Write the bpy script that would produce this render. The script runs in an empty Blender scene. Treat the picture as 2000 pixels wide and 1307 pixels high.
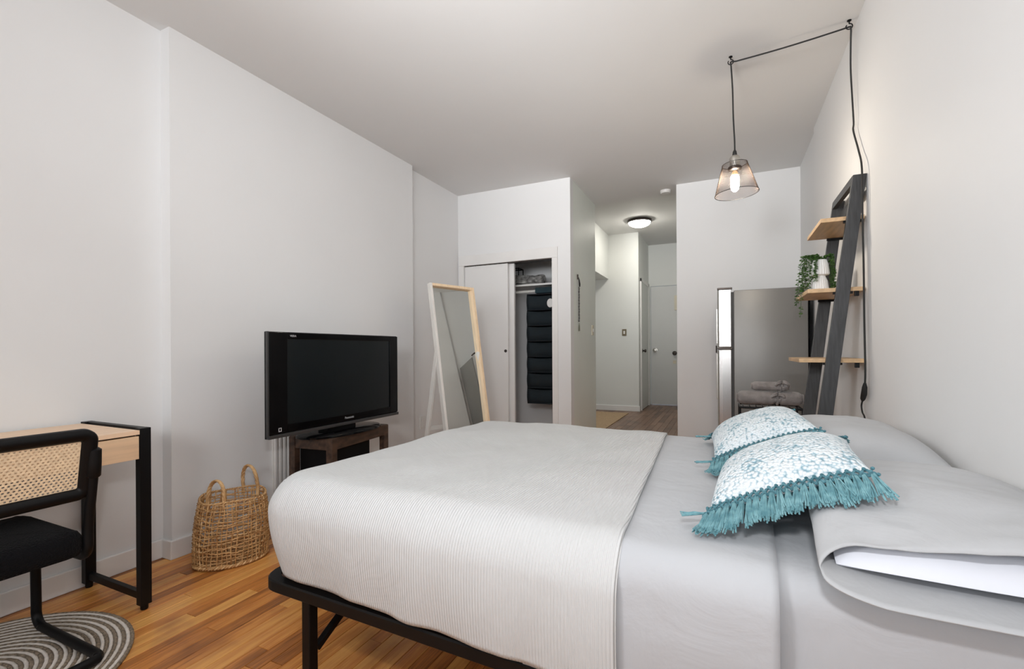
import bpy, bmesh, math, random
from mathutils import Vector, Matrix, noise
random.seed(7)
PI = math.pi
S = bpy.context.scene
COL = S.collection

# ------------------------------------------------------------------ camera
cd = bpy.data.cameras.new('camera'); cam = bpy.data.objects.new('camera', cd); COL.objects.link(cam)
cd.sensor_fit = 'HORIZONTAL'; cd.sensor_width = 36.0
cd.lens = 902.13/2000*36.0
cd.shift_y = (684.64-653.5)/2000
cd.clip_start = 0.05
yaw, roll = 0.4323, -0.0059
cam.matrix_world = Matrix.Translation((0, 0, 1.07)) @ Matrix.Rotation(yaw, 4, 'Z') @ Matrix.Rotation(PI/2, 4, 'X') @ Matrix.Rotation(roll, 4, 'Z')
S.camera = cam
# ------------------------------------------------------------------ world, lights, exposure
w = bpy.data.worlds.new('world'); S.world = w; w.use_nodes = True
w.node_tree.nodes['Background'].inputs[0].default_value = (0.75, 0.86, 1.0, 1)
w.node_tree.nodes['Background'].inputs[1].default_value = 0.6
S.view_settings.view_transform = 'Standard'; S.view_settings.look = 'None'
S.view_settings.gamma = 1.0; S.view_settings.use_curve_mapping = False
S.view_settings.exposure = 0.05
def area(name, loc, aim, sx, sy, power, col, spread=180):
    l = bpy.data.lights.new(name, 'AREA'); l.shape = 'RECTANGLE'; l.size = sx; l.size_y = sy
    l.energy = power; l.color = col; l.spread = math.radians(spread)
    o = bpy.data.objects.new(name, l); COL.objects.link(o); o.location = loc
    o.rotation_euler = (Vector(aim)-Vector(loc)).to_track_quat('-Z', 'Y').to_euler()
    return o
area('window_daylight', (-1.15, -2.42, 1.60), (-1.15, 4, 1.6), 2.3, 1.45, 23, (0.95, 0.975, 1.0))
area('camera_flash', (0.04, -0.05, 1.50), (-0.9, 3.0, 1.45), 0.12, 0.07, 11, (0.98, 0.985, 1.0))
area('ceiling_bounce_fill', (-0.9, -0.6, 2.0), (-0.9, -0.2, 2.75), 0.8, 0.8, 16, (0.965, 0.98, 1.0), 160)  # added fill behind the camera, aimed up to brighten the near ceiling
area('far_ceiling_fill', (-0.9, -1.8, 1.6), (-0.9, 3.2, 2.9), 0.6, 0.6, 9.5, (0.965, 0.98, 1.0), 40)  # added narrow fill, carries light to the far ceiling and walls
area('left_wall_fill', (0.35, -1.9, 1.9), (-2.6, 2.9, 1.3), 0.6, 0.6, 4.5, (0.965, 0.98, 1.0), 50)  # added fill from the rear right, lifts the wall around the television
area('high_ceiling_fill', (-0.5, 0.15, 2.1), (-0.9, 1.3, 2.757), 0.5, 0.5, 8, (0.965, 0.98, 1.0), 120)  # added fill under the ceiling, evens out the overhead light
area('right_wall_fill', (-2.1, -2.0, 1.9), (0.62, 2.2, 1.5), 0.6, 0.6, 5.5, (0.98, 0.985, 1.0), 50)  # added mirrored fill, lifts the darker right wall
area('hall_fill', (-2.35, 6.6, 2.30), (-2.2, 6.8, 0.0), 0.8, 0.15, 7, (0.95, 0.98, 1.0))  # unseen lamp added under the soffit to brighten the lower hall walls

# ------------------------------------------------------------------ helpers
INV = {}
def tag(o, label=None, cat=None, group=None, kind=None):
    if label: o['label'] = label
    if cat: o['category'] = cat
    if group: o['group'] = group
    if kind: o['kind'] = kind
    return o
def thing(name, label, cat, loc=(0, 0, 0), rotz=0.0, group=None, kind=None):
    o = bpy.data.objects.new(name, None); COL.objects.link(o); o.empty_display_size = 0.05
    o.location = loc; o.rotation_euler = (0, 0, rotz)
    INV[o.name] = (Matrix.Translation(loc) @ Matrix.Rotation(rotz, 4, 'Z')).inverted()
    return tag(o, label, cat, group, kind)
def root_of(o):
    while o.parent: o = o.parent
    return o
class MB:
    def __init__(s, M=None): s.v = []; s.f = []; s.M = M; s.att = None
    def add(s, vs, fs):
        n = len(s.v)
        for p in vs:
            p = Vector(p)
            s.v.append(s.M @ p if s.M else p)
        s.f += [tuple(i+n for i in f) for f in fs]
        return s
    def box(s, x0, x1, y0, y1, z0, z1, c=0.0):
        if c <= 0:
            vs = [(x, y, z) for x in (x0, x1) for y in (y0, y1) for z in (z0, z1)]
            return s.add(vs, [(0, 1, 3, 2), (4, 6, 7, 5), (0, 4, 5, 1), (2, 3, 7, 6), (0, 2, 6, 4), (1, 5, 7, 3)])
        bm = bmesh.new(); bmesh.ops.create_cube(bm, size=1)
        for v in bm.verts:
            v.co = Vector(((x0+x1)/2+v.co.x*(x1-x0), (y0+y1)/2+v.co.y*(y1-y0), (z0+z1)/2+v.co.z*(z1-z0)))
        bmesh.ops.bevel(bm, geom=bm.edges[:], offset=c, segments=2, affect='EDGES', profile=0.6)
        bm.verts.index_update()
        s.add([v.co.copy() for v in bm.verts], [[v.index for v in f.verts] for f in bm.faces]); bm.free()
        return s
    def tube(s, pts, r, n=8, closed=False, cap=True, flat=1.0):
        pts = [Vector(p) for p in pts]; m = len(pts)
        R = r if isinstance(r, (list, tuple)) else [r]*m
        T = []
        for i in range(m):
            a = pts[(i-1) % m] if (closed or i > 0) else pts[i]
            b = pts[(i+1) % m] if (closed or i < m-1) else pts[i]
            t = (b-a); t = t.normalized() if t.length > 1e-9 else Vector((0, 0, 1)); T.append(t)
        up = Vector((0, 0, 1)) if abs(T[0].z) < 0.9 else Vector((1, 0, 0))
        nrm = (up - T[0]*up.dot(T[0])).normalized(); vs = []
        for i in range(m):
            nrm = (nrm - T[i]*nrm.dot(T[i]))
            nrm = nrm.normalized() if nrm.length > 1e-6 else Vector((1, 0, 0))
            b = T[i].cross(nrm)
            for k in range(n):
                a = 2*PI*k/n
                vs.append(pts[i] + nrm*(R[i]*math.cos(a)) + b*(R[i]*flat*math.sin(a)))
        fs = []
        for i in range(m if closed else m-1):
            j = (i+1) % m
            for k in range(n):
                l = (k+1) % n
                fs.append((i*n+k, i*n+l, j*n+l, j*n+k))
        if not closed and cap:
            fs.append(tuple(range(n-1, -1, -1))); fs.append(tuple((m-1)*n+k for k in range(n)))
        return s.add(vs, fs)
    def lathe(s, prof, c=(0, 0, 0), n=32, flute=0, amp=0):
        vs = []; fs = []
        for (r, z) in prof:
            for k in range(n):
                a = 2*PI*k/n; rr = r*(1+amp*math.cos(a*flute)) if flute else r
                vs.append((c[0]+rr*math.cos(a), c[1]+rr*math.sin(a), c[2]+z))
        for i in range(len(prof)-1):
            for k in range(n):
                l = (k+1) % n
                fs.append((i*n+k, i*n+l, (i+1)*n+l, (i+1)*n+k))
        if prof[0][0] > 1e-4: fs.append(tuple(range(n-1, -1, -1)))
        if prof[-1][0] > 1e-4: fs.append(tuple((len(prof)-1)*n+k for k in range(n)))
        return s.add(vs, fs)
    def prism(s, poly, a, b, axis='Z'):
        n = len(poly)
        def P(p, h):
            return {'Z': (p[0], p[1], h), 'Y': (p[0], h, p[1]), 'X': (h, p[0], p[1])}[axis]
        vs = [P(p, a) for p in poly]+[P(p, b) for p in poly]
        fs = [tuple(range(n-1, -1, -1)), tuple(range(n, 2*n))]+[(i, (i+1) % n, n+(i+1) % n, n+i) for i in range(n)]
        return s.add(vs, fs)
    def hexa(s, a, b):   # two quads of four corners
        return s.add(list(a)+list(b), [(3, 2, 1, 0), (4, 5, 6, 7), (0, 1, 5, 4), (1, 2, 6, 5), (2, 3, 7, 6), (3, 0, 4, 7)])
    def grid(s, P, att=None, closed=False):
        nu, nv = len(P), len(P[0]); vs = [p for row in P for p in row]; fs = []
        for i in range(nu-1):
            for j in range(nv if closed else nv-1):
                k = (j+1) % nv
                fs.append((i*nv+j, (i+1)*nv+j, (i+1)*nv+k, i*nv+k))
        s.add(vs, fs)
        if att: s.att = (s.att or [])+[a for row in att for a in row]
        return s
    def build(s, name, mat, parent=None, smooth=False, bevel=0.0, fix=True, kind=None, label=None):
        me = bpy.data.meshes.new(name)
        vs = s.v
        if parent is not None:
            inv = INV[root_of(parent).name]; loc = None
            vs = [inv @ v for v in vs]
        else:
            xs = [v.x for v in vs]; ys = [v.y for v in vs]; zs = [v.z for v in vs]
            loc = Vector(((min(xs)+max(xs))/2, (min(ys)+max(ys))/2, min(zs)))
            vs = [v-loc for v in vs]
        me.from_pydata([tuple(v) for v in vs], [], [tuple(f) for f in s.f])
        if fix:
            bm = bmesh.new(); bm.from_mesh(me); bmesh.ops.recalc_face_normals(bm, faces=bm.faces[:]); bm.to_mesh(me); bm.free()
        me.materials.append(mat)
        if smooth:
            for p in me.polygons: p.use_smooth = True
            if smooth != 'all':
                try: me.set_sharp_from_angle(angle=math.radians(40))
                except Exception: pass
        if s.att:
            a = me.attributes.new('rib', 'FLOAT', 'POINT'); a.data.foreach_set('value', s.att)
        o = bpy.data.objects.new(name, me); COL.objects.link(o)
        if parent is not None: o.parent = parent
        else:
            o.location = loc; INV[o.name] = Matrix.Translation(loc).inverted()
        if bevel > 0:
            b = o.modifiers.new('bevel', 'BEVEL'); b.width = bevel; b.segments = 2; b.limit_method = 'ANGLE'
        if kind: o['kind'] = kind
        if label: o['label'] = label
        return o
def arc(c, r, a0, a1, n, plane='XZ', y=0.0):
    out = []
    for i in range(n+1):
        a = a0+(a1-a0)*i/n
        u, v = c[0]+r*math.cos(a), c[1]+r*math.sin(a)
        out.append({'XZ': (u, y, v), 'YZ': (y, u, v), 'XY': (u, v, y)}[plane])
    return out

# ------------------------------------------------------------------ materials
def mat(name, col, rough=0.5, metal=0.0, spec=0.5, var=0.0, vscale=6.0, bump=0.0, bscale=60.0, bdist=0.002, stretch=None, coat=0.0, col2=None, emit=None, estr=0.0, sheen=0.0, trans=0.0, vbump=False):
    m = bpy.data.materials.new(name); m.use_nodes = True; nt = m.node_tree; b = nt.nodes['Principled BSDF']
    b.inputs['Base Color'].default_value = (*col, 1); b.inputs['Roughness'].default_value = rough
    b.inputs['Metallic'].default_value = metal; b.inputs['Specular IOR Level'].default_value = spec
    b.inputs['Coat Weight'].default_value = coat; b.inputs['Coat Roughness'].default_value = 0.08
    b.inputs['Sheen Weight'].default_value = sheen; b.inputs['Transmission Weight'].default_value = trans
    if emit: b.inputs['Emission Color'].default_value = (*emit, 1); b.inputs['Emission Strength'].default_value = estr
    tc = nt.nodes.new('ShaderNodeTexCoord'); mp = nt.nodes.new('ShaderNodeMapping')
    nt.links.new(tc.outputs['Object'], mp.inputs[0])
    if stretch: mp.inputs['Scale'].default_value = stretch
    if var > 0 or col2:
        n = nt.nodes.new('ShaderNodeTexNoise'); n.inputs['Scale'].default_value = vscale; n.inputs['Detail'].default_value = 5
        r = nt.nodes.new('ShaderNodeValToRGB'); r.color_ramp.elements[0].position = 0.35; r.color_ramp.elements[1].position = 0.68
        c2 = col2 or tuple(min(1, c*(1+var)) for c in col); c1 = col if col2 else tuple(c*(1-var) for c in col)
        r.color_ramp.elements[0].color = (*c1, 1); r.color_ramp.elements[1].color = (*c2, 1)
        nt.links.new(mp.outputs[0], n.inputs[0]); nt.links.new(n.outputs['Fac'], r.inputs[0]); nt.links.new(r.outputs[0], b.inputs['Base Color'])
    if bump > 0:
        if vbump:
            n = nt.nodes.new('ShaderNodeTexVoronoi'); n.inputs['Scale'].default_value = bscale; out = n.outputs['Distance']
        else:
            n = nt.nodes.new('ShaderNodeTexNoise'); n.inputs['Scale'].default_value = bscale; n.inputs['Detail'].default_value = 4; out = n.outputs['Fac']
        bp = nt.nodes.new('ShaderNodeBump'); bp.inputs['Strength'].default_value = bump; bp.inputs['Distance'].default_value = bdist
        nt.links.new(mp.outputs[0], n.inputs[0]); nt.links.new(out, bp.inputs['Height']); nt.links.new(bp.outputs[0], b.inputs['Normal'])
    return m
M = {}
M['wall'] = mat('wall_paint', (0.785, 0.787, 0.787), 0.6, var=0.012, vscale=1.2, bump=0.12, bscale=14, bdist=0.004, spec=0.3)
M['ceil'] = mat('ceiling_paint', (0.745, 0.743, 0.735), 0.7, var=0.012, vscale=1.0, bump=0.10, bscale=9, bdist=0.004, spec=0.2)
M['hallwall'] = mat('hall_paint', (0.74, 0.755, 0.735), 0.5, var=0.012, vscale=1.3, bump=0.1, bscale=12, bdist=0.004)
M['side'] = mat('passage_light_tint', (0.77, 0.81, 0.76), 0.45, var=0.03, vscale=1.3, bump=0.1, bscale=12, bdist=0.004)  # greenish cast of the mixed light put into this wall colour
M['trim'] = mat('white_gloss_trim', (0.80, 0.79, 0.775), 0.35, var=0.02, vscale=4)
M['door'] = mat('door_paint', (0.79, 0.785, 0.775), 0.4, var=0.01, vscale=2, bump=0.05, bscale=20)
M['halldoor'] = mat('hall_door_paint', (0.66, 0.67, 0.66), 0.4, var=0.02, vscale=2)
M['black'] = mat('black_powder_coat', (0.004, 0.004, 0.0045), 0.45, spec=0.22, bump=0.15, bscale=300, bdist=0.0005)
M['blackwood'] = mat('black_lacquer', (0.004, 0.004, 0.0045), 0.40, spec=0.22)
M['charwood'] = mat('charcoal_stained_wood', (0.035, 0.036, 0.038), 0.45, var=0.3, vscale=18, stretch=(6, 6, 0.6), bump=0.3, bscale=60, bdist=0.0008)
M['maple'] = mat('light_maple', (0.84, 0.60, 0.41), 0.42, var=0.05, vscale=5, stretch=(9, 0.8, 9))
M['maple_edge'] = mat('light_maple_front', (0.82, 0.58, 0.37), 0.42, var=0.07, vscale=5, stretch=(6, 0.7, 10))
M['pine'] = mat('pale_pine', (0.86, 0.66, 0.44), 0.45, var=0.08, vscale=6, stretch=(12, 12, 0.7))
M['whitewood'] = mat('white_washed_wood', (0.74, 0.72, 0.68), 0.5, var=0.04, vscale=5)
M['oak'] = mat('honey_oak_board', (0.60, 0.40, 0.22), 0.45, var=0.15, vscale=5, stretch=(8, 1, 8))
M['darkwood'] = mat('dark_distressed_wood', (0.028, 0.015, 0.010), 0.5, col2=(0.085, 0.048, 0.030), vscale=9, stretch=(3, 1, 3), bump=0.3, bscale=40, bdist=0.001)
M['tvblack'] = mat('piano_black', (0.002, 0.002, 0.0025), 0.12, spec=0.2)
M['tvscreen'] = mat('screen_glass', (0.004, 0.007, 0.0085), 0.20, spec=0.42)
M['tvtrim'] = mat('dark_grey_trim', (0.06, 0.06, 0.06), 0.35, metal=0.4)
M['silver'] = mat('silver_print', (0.45, 0.45, 0.46), 0.4)
M['boxblack'] = mat('matte_black', (0.003, 0.003, 0.0035), 0.7, spec=0.15)
M['steel'] = mat('brushed_steel', (0.62, 0.61, 0.60), 0.26, metal=1.0, bump=0.12, bscale=40, bdist=0.001, stretch=(1, 1, 8))
M['fridge'] = mat('grey_fridge_side', (0.20, 0.195, 0.185), 0.38, metal=0.35, var=0.04, vscale=3, bump=0.1, bscale=500, bdist=0.0004)
M['gasket'] = mat('dark_gasket', (0.05, 0.05, 0.05), 0.6)
M['nickel'] = mat('brushed_nickel', (0.55, 0.53, 0.49), 0.3, metal=1.0)
M['brass'] = mat('aged_brass', (0.22, 0.18, 0.12), 0.35, metal=1.0)
M['darkmetal'] = mat('dark_bronze', (0.06, 0.05, 0.045), 0.35, metal=0.8)
M['mirror'] = mat('mirror_glass', (0.80, 0.82, 0.79), 0.01, metal=1.0)
M['cane'] = mat('cane_webbing', (0.90, 0.70, 0.47), 0.55, var=0.12, vscale=90)
M['boucle'] = mat('black_boucle', (0.006, 0.006, 0.007), 0.95, spec=0.1, sheen=0.03, bump=1.0, bscale=170, bdist=0.006)
M['cord'] = mat('black_cord', (0.010, 0.010, 0.010), 0.6)
M['mesh'] = mat('bronze_wire', (0.05, 0.032, 0.024), 0.4, metal=0.7)
M['bulb'] = mat('lit_bulb', (1, 0.9, 0.7), 0.3, emit=(1.0, 0.88, 0.72), estr=290)
M['bulbneck'] = mat('amber_glass', (0.75, 0.42, 0.18), 0.15, emit=(1.0, 0.5, 0.18), estr=0.5)
M['diffuser'] = mat('lit_diffuser', (1, 0.97, 0.9), 0.4, emit=(1.0, 0.95, 0.86), estr=44)
M['white_plastic'] = mat('white_plastic', (0.76, 0.75, 0.73), 0.35)
M['almond'] = mat('almond_plastic', (0.70, 0.64, 0.50), 0.35)
M['mat'] = mat('tan_doormat', (0.42, 0.29, 0.17), 0.95, var=0.15, vscale=60, bump=0.8, bscale=200, bdist=0.003)
M['ceramic'] = mat('white_ceramic', (0.85, 0.85, 0.84), 0.4)
M['leaf'] = mat('green_leaf', (0.03, 0.085, 0.018), 0.45, col2=(0.09, 0.21, 0.04), vscale=40)
M['stem'] = mat('green_stem', (0.05, 0.09, 0.03), 0.6)
M['towel'] = mat('grey_terry', (0.27, 0.245, 0.235), 0.98, sheen=0.2, var=0.22, vscale=22, bump=1.0, bscale=240, bdist=0.004)
M['navy'] = mat('dark_teal_fabric', (0.004, 0.011, 0.016), 0.85, var=0.25, vscale=4, bump=0.3, bscale=200)
M['navy_dark'] = mat('black_fabric', (0.003, 0.006, 0.010), 0.9)
M['teal_inner'] = mat('teal_lining', (0.006, 0.026, 0.036), 0.8, var=0.3, vscale=8)
M['knit'] = mat('speckled_knit', (0.12, 0.115, 0.11), 0.9, col2=(0.45, 0.44, 0.42), vscale=26, bump=0.8, bscale=70, bdist=0.006)
M['dowel'] = mat('white_rod', (0.66, 0.65, 0.62), 0.4)
M['bead'] = mat('black_bead', (0.015, 0.012, 0.012), 0.5)
M['tassel'] = mat('grey_green_yarn', (0.20, 0.20, 0.15), 0.9)
M['jute'] = mat('grey_brown_jute', (0.27, 0.21, 0.15), 0.95, var=0.4, vscale=90, bump=1.0, bscale=220, bdist=0.004)
M['cotton'] = mat('cream_cotton_braid', (0.78, 0.71, 0.64), 0.95, var=0.08, vscale=60, bump=0.8, bscale=150, bdist=0.003)
M['wicker'] = mat('honey_wicker', (0.34, 0.155, 0.045), 0.55, col2=(0.70, 0.42, 0.18), vscale=28, bump=0.4, bscale=160, bdist=0.001)
M['wicker2'] = mat('pale_wicker', (0.42, 0.22, 0.08), 0.55, col2=(0.76, 0.50, 0.25), vscale=20, bump=0.4, bscale=160, bdist=0.001)
M['mattress'] = mat('mattress_ticking', (0.75, 0.74, 0.72), 0.9)
M['plywood'] = mat('brown_board', (0.19, 0.10, 0.07), 0.6, var=0.2, vscale=10)
M['pillowwhite'] = mat('white_pillow_cotton', (0.74, 0.76, 0.82), 0.9, bump=0.15, bscale=6, bdist=0.02)
M['teal'] = mat('teal_yarn', (0.10, 0.25, 0.29), 0.9, col2=(0.22, 0.42, 0.46), vscale=60)
M['teal_dark'] = mat('dark_teal_yarn', (0.035, 0.12, 0.15), 0.9, col2=(0.12, 0.28, 0.33), vscale=90)
def cloth_mat(name, col, rough, ribs=None, depth=0.003, wr=0.25):
    m = mat(name, col, rough, spec=0.25, sheen=0.05); nt = m.node_tree; b = nt.nodes['Principled BSDF']
    tc = nt.nodes.new('ShaderNodeTexCoord')
    n = nt.nodes.new('ShaderNodeTexNoise'); n.inputs['Scale'].default_value = 7; n.inputs['Detail'].default_value = 5; n.inputs['Distortion'].default_value = 0.6
    nt.links.new(tc.outputs['Object'], n.inputs[0])
    bp = nt.nodes.new('ShaderNodeBump'); bp.inputs['Strength'].default_value = wr; bp.inputs['Distance'].default_value = 0.02
    nt.links.new(n.outputs['Fac'], bp.inputs['Height'])
    last = bp
    if ribs:
        at = nt.nodes.new('ShaderNodeAttribute'); at.attribute_name = 'rib'
        mu = nt.nodes.new('ShaderNodeMath'); mu.operation = 'MULTIPLY'; mu.inputs[1].default_value = 2*PI/ribs
        si = nt.nodes.new('ShaderNodeMath'); si.operation = 'SINE'
        nt.links.new(at.outputs['Fac'], mu.inputs[0]); nt.links.new(mu.outputs[0], si.inputs[0])
        b2 = nt.nodes.new('ShaderNodeBump'); b2.inputs['Strength'].default_value = 0.55; b2.inputs['Distance'].default_value = depth
        nt.links.new(si.outputs[0], b2.inputs['Height']); nt.links.new(bp.outputs[0], b2.inputs['Normal']); last = b2
    nt.links.new(last.outputs[0], b.inputs['Normal'])
    return m
M['quilt'] = cloth_mat('white_ribbed_cotton', (0.635, 0.645, 0.645), 0.9, ribs=0.0078, depth=0.0024, wr=0.26)
M['sheet'] = cloth_mat('grey_cotton_sheet', (0.49, 0.505, 0.53), 0.8, wr=0.32)
M['case'] = cloth_mat('grey_cotton_pillowcase', (0.45, 0.46, 0.475), 0.8, wr=0.35)
def cushion_mat():
    m = mat('white_tufted_yarn', (0.8, 0.84, 0.86), 0.95); nt = m.node_tree; b = nt.nodes['Principled BSDF']
    tc = nt.nodes.new('ShaderNodeTexCoord'); v = nt.nodes.new('ShaderNodeTexVoronoi'); v.inputs['Scale'].default_value = 130
    nt.links.new(tc.outputs['Object'], v.inputs['Vector'])
    n = nt.nodes.new('ShaderNodeTexNoise'); n.inputs['Scale'].default_value = 16; n.inputs['Detail'].default_value = 4
    nt.links.new(tc.outputs['Object'], n.inputs[0])
    mx = nt.nodes.new('ShaderNodeMath'); mx.operation = 'MULTIPLY_ADD'; mx.inputs[1].default_value = 0.9; 
    nt.links.new(n.outputs['Fac'], mx.inputs[0]); nt.links.new(v.outputs['Distance'], mx.inputs[2])
    r = nt.nodes.new('ShaderNodeValToRGB'); e = r.color_ramp.elements
    e[0].position = 0.67; e[0].color = (0.76, 0.82, 0.855, 1); e[1].position = 0.98; e[1].color = (0.22, 0.38, 0.46, 1)
    sc = nt.nodes.new('ShaderNodeMath'); sc.operation = 'MULTIPLY'; sc.inputs[1].default_value = 0.7
    nt.links.new(mx.outputs[0], sc.inputs[0]); nt.links.new(sc.outputs[0], r.inputs[0]); nt.links.new(r.outputs[0], b.inputs['Base Color'])
    bp = nt.nodes.new('ShaderNodeBump'); bp.invert = True; bp.inputs['Strength'].default_value = 0.9; bp.inputs['Distance'].default_value = 0.006
    nt.links.new(v.outputs['Distance'], bp.inputs['Height']); nt.links.new(bp.outputs[0], b.inputs['Normal'])
    return m
M['tuft'] = cushion_mat()
def plank_mat(name, dark, mid, light, rough):
    m = mat(name, mid, rough, coat=0.12); nt = m.node_tree; b = nt.nodes['Principled BSDF']; L = nt.links.new
    at = nt.nodes.new('ShaderNodeAttribute'); at.attribute_name = 'rib'
    tc = nt.nodes.new('ShaderNodeNewGeometry')
    mp = nt.nodes.new('ShaderNodeMapping'); mp.inputs['Scale'].default_value = (34, 1.8, 1)
    L(tc.outputs['Position'], mp.inputs[0])
    cmb = nt.nodes.new('ShaderNodeCombineXYZ'); ml = nt.nodes.new('ShaderNodeMath'); ml.operation = 'MULTIPLY'; ml.inputs[1].default_value = 91.0
    L(at.outputs['Fac'], ml.inputs[0]); L(ml.outputs[0], cmb.inputs[1]); L(ml.outputs[0], cmb.inputs[2])
    ad = nt.nodes.new('ShaderNodeVectorMath'); ad.operation = 'ADD'; L(mp.outputs[0], ad.inputs[0]); L(cmb.outputs[0], ad.inputs[1])
    n = nt.nodes.new('ShaderNodeTexNoise'); n.inputs['Scale'].default_value = 1.0; n.inputs['Detail'].default_value = 6; n.inputs['Distortion'].default_value = 0.7
    L(ad.outputs[0], n.inputs[0])
    fin = nt.nodes.new('ShaderNodeTexNoise'); fin.inputs['Scale'].default_value = 5.0; fin.inputs['Detail'].default_value = 6
    L(ad.outputs[0], fin.inputs[0])
    s1 = nt.nodes.new('ShaderNodeMath'); s1.operation = 'MULTIPLY_ADD'; s1.inputs[1].default_value = 0.55; L(n.outputs['Fac'], s1.inputs[0])
    s2 = nt.nodes.new('ShaderNodeMath'); s2.operation = 'MULTIPLY_ADD'; s2.inputs[1].default_value = 0.42; s2.inputs[2].default_value = 0.0; L(at.outputs['Fac'], s2.inputs[0]); L(s2.outputs[0], s1.inputs[2])
    s3 = nt.nodes.new('ShaderNodeMath'); s3.operation = 'MULTIPLY_ADD'; s3.inputs[1].default_value = 0.40; L(fin.outputs['Fac'], s3.inputs[0]); L(s1.outputs[0], s3.inputs[2])
    r = nt.nodes.new('ShaderNodeValToRGB'); e = r.color_ramp.elements
    e[0].position = 0.40; e[0].color = (*dark, 1); e[1].position = 0.98; e[1].color = (*light, 1)
    q = e.new(0.66); q.color = (*mid, 1)
    L(s3.outputs[0], r.inputs[0])
    st = nt.nodes.new('ShaderNodeTexNoise'); st.inputs['Scale'].default_value = 3.1; st.inputs['Detail'].default_value = 3
    L(tc.outputs['Position'], st.inputs[0])
    sr = nt.nodes.new('ShaderNodeValToRGB'); sr.color_ramp.elements[0].position = 0.30; sr.color_ramp.elements[0].color = (0.42, 0.36, 0.33, 1); sr.color_ramp.elements[1].position = 0.47; sr.color_ramp.elements[1].color = (1, 1, 1, 1)
    L(st.outputs['Fac'], sr.inputs[0])
    mm = nt.nodes.new('ShaderNodeMix'); mm.data_type = 'RGBA'; mm.blend_type = 'MULTIPLY'; mm.inputs['Factor'].default_value = 0.75
    L(r.outputs[0], mm.inputs['A']); L(sr.outputs[0], mm.inputs['B']); L(mm.outputs['Result'], b.inputs['Base Color'])
    bp = nt.nodes.new('ShaderNodeBump'); bp.inputs['Strength'].default_value = 0.12; bp.inputs['Distance'].default_value = 0.001
    L(fin.outputs['Fac'], bp.inputs['Height']); L(bp.outputs[0], b.inputs['Normal'])
    return m
M['plank'] = plank_mat('oak_strip', (0.16, 0.048, 0.010), (0.60, 0.22, 0.046), (0.86, 0.45, 0.125), 0.36)
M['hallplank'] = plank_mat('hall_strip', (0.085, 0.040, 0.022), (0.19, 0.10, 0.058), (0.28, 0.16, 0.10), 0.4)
M['underfloor'] = mat('dark_joint', (0.03, 0.014, 0.008), 0.8)

def struct(name, mb, m, **k):
    return tag(mb.build(name, m, **k), kind='structure')
# ------------------------------------------------------------------ room shell
ZC, ZH = 2.757, 3.10
def planks(parent, x0, x1, y0, y1, wd, L0, L1, m, visible, limit=299):
    allp = []; x = x0
    while x < x1-0.004:
        w_ = min(wd, x1-x); y = y0 - random.uniform(0, L0)
        while y < y1:
            l = random.uniform(L0, L1); a, b = max(y, y0), min(y+l, y1)
            if b-a > 0.02: allp.append((x, x+w_, a, b, random.random()))
            y += l
        x += wd
    vis = [p for p in allp if visible(p)]; rest = [p for p in allp if not visible(p)]
    if len(vis) > limit:
        vis.sort(key=lambda p: ((p[0]+p[1])/2)**2+((p[2]+p[3])/2)**2); rest += vis[limit:]; vis = vis[:limit]
    def pl(mb, p):
        g = 0.0008; e = 0.0012
        a0, a1, b0, b1, r = p
        mb.add([(a0+g, b0+g, -0.018), (a1-g, b0+g, -0.018), (a1-g, b1-g, -0.018), (a0+g, b1-g, -0.018),
                (a0+g, b0+g, -0.0012), (a1-g, b0+g, -0.0012), (a1-g, b1-g, -0.0012), (a0+g, b1-g, -0.0012),
                (a0+g+e, b0+g+e, 0), (a1-g-e, b0+g+e, 0), (a1-g-e, b1-g-e, 0), (a0+g+e, b1-g-e, 0)],
               [(3, 2, 1, 0), (0, 1, 5, 4), (1, 2, 6, 5), (2, 3, 7, 6), (3, 0, 4, 7), (4, 5, 9, 8), (5, 6, 10, 9), (6, 7, 11, 10), (7, 4, 8, 11), (8, 9, 10, 11)])
        mb.att = (mb.att or [])+[r]*12
    for p in vis:
        mb = MB(); pl(mb, p); mb.build('plank', m, parent, fix=False)
    if rest:
        mb = MB()
        for p in rest: pl(mb, p)
        mb.build('plank', m, parent, fix=False, kind='stuff')
fl = struct('floor', MB().box(-2.80, 0.75, -2.5, 5.28, -0.08, -0.018), M['underfloor'])
planks(fl, -2.70, 0.66, -2.5, 5.28, 0.0575, 0.55, 1.5, M['plank'], lambda p: p[1] < -0.35 and p[3] > 0.1 and p[2] < 2.6)
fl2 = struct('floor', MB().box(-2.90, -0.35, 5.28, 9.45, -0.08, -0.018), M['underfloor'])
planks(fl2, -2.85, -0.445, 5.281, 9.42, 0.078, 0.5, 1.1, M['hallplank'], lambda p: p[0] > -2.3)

def poly_wall(name, segs, z0, z1, m):
    mb = MB()
    for poly in segs: mb.prism(poly, z0, z1)
    return struct(name, mb, m)
poly_wall('wall_left', [[(-2.68, -2.5), (-2.68, 1.43), (-2.603, 1.43), (-2.575, 3.44), (-2.637, 3.44), (-2.637, 4.33), (-2.80, 4.33), (-2.80, -2.5)]], 0, ZC, M['wall'])
poly_wall('wall_right', [[(0.625, -2.5), (0.625, 4.18), (0.640, 4.18), (0.640, 5.0), (0.76, 5.0), (0.76, -2.5)]], 0, ZC, M['wall'])
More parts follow.
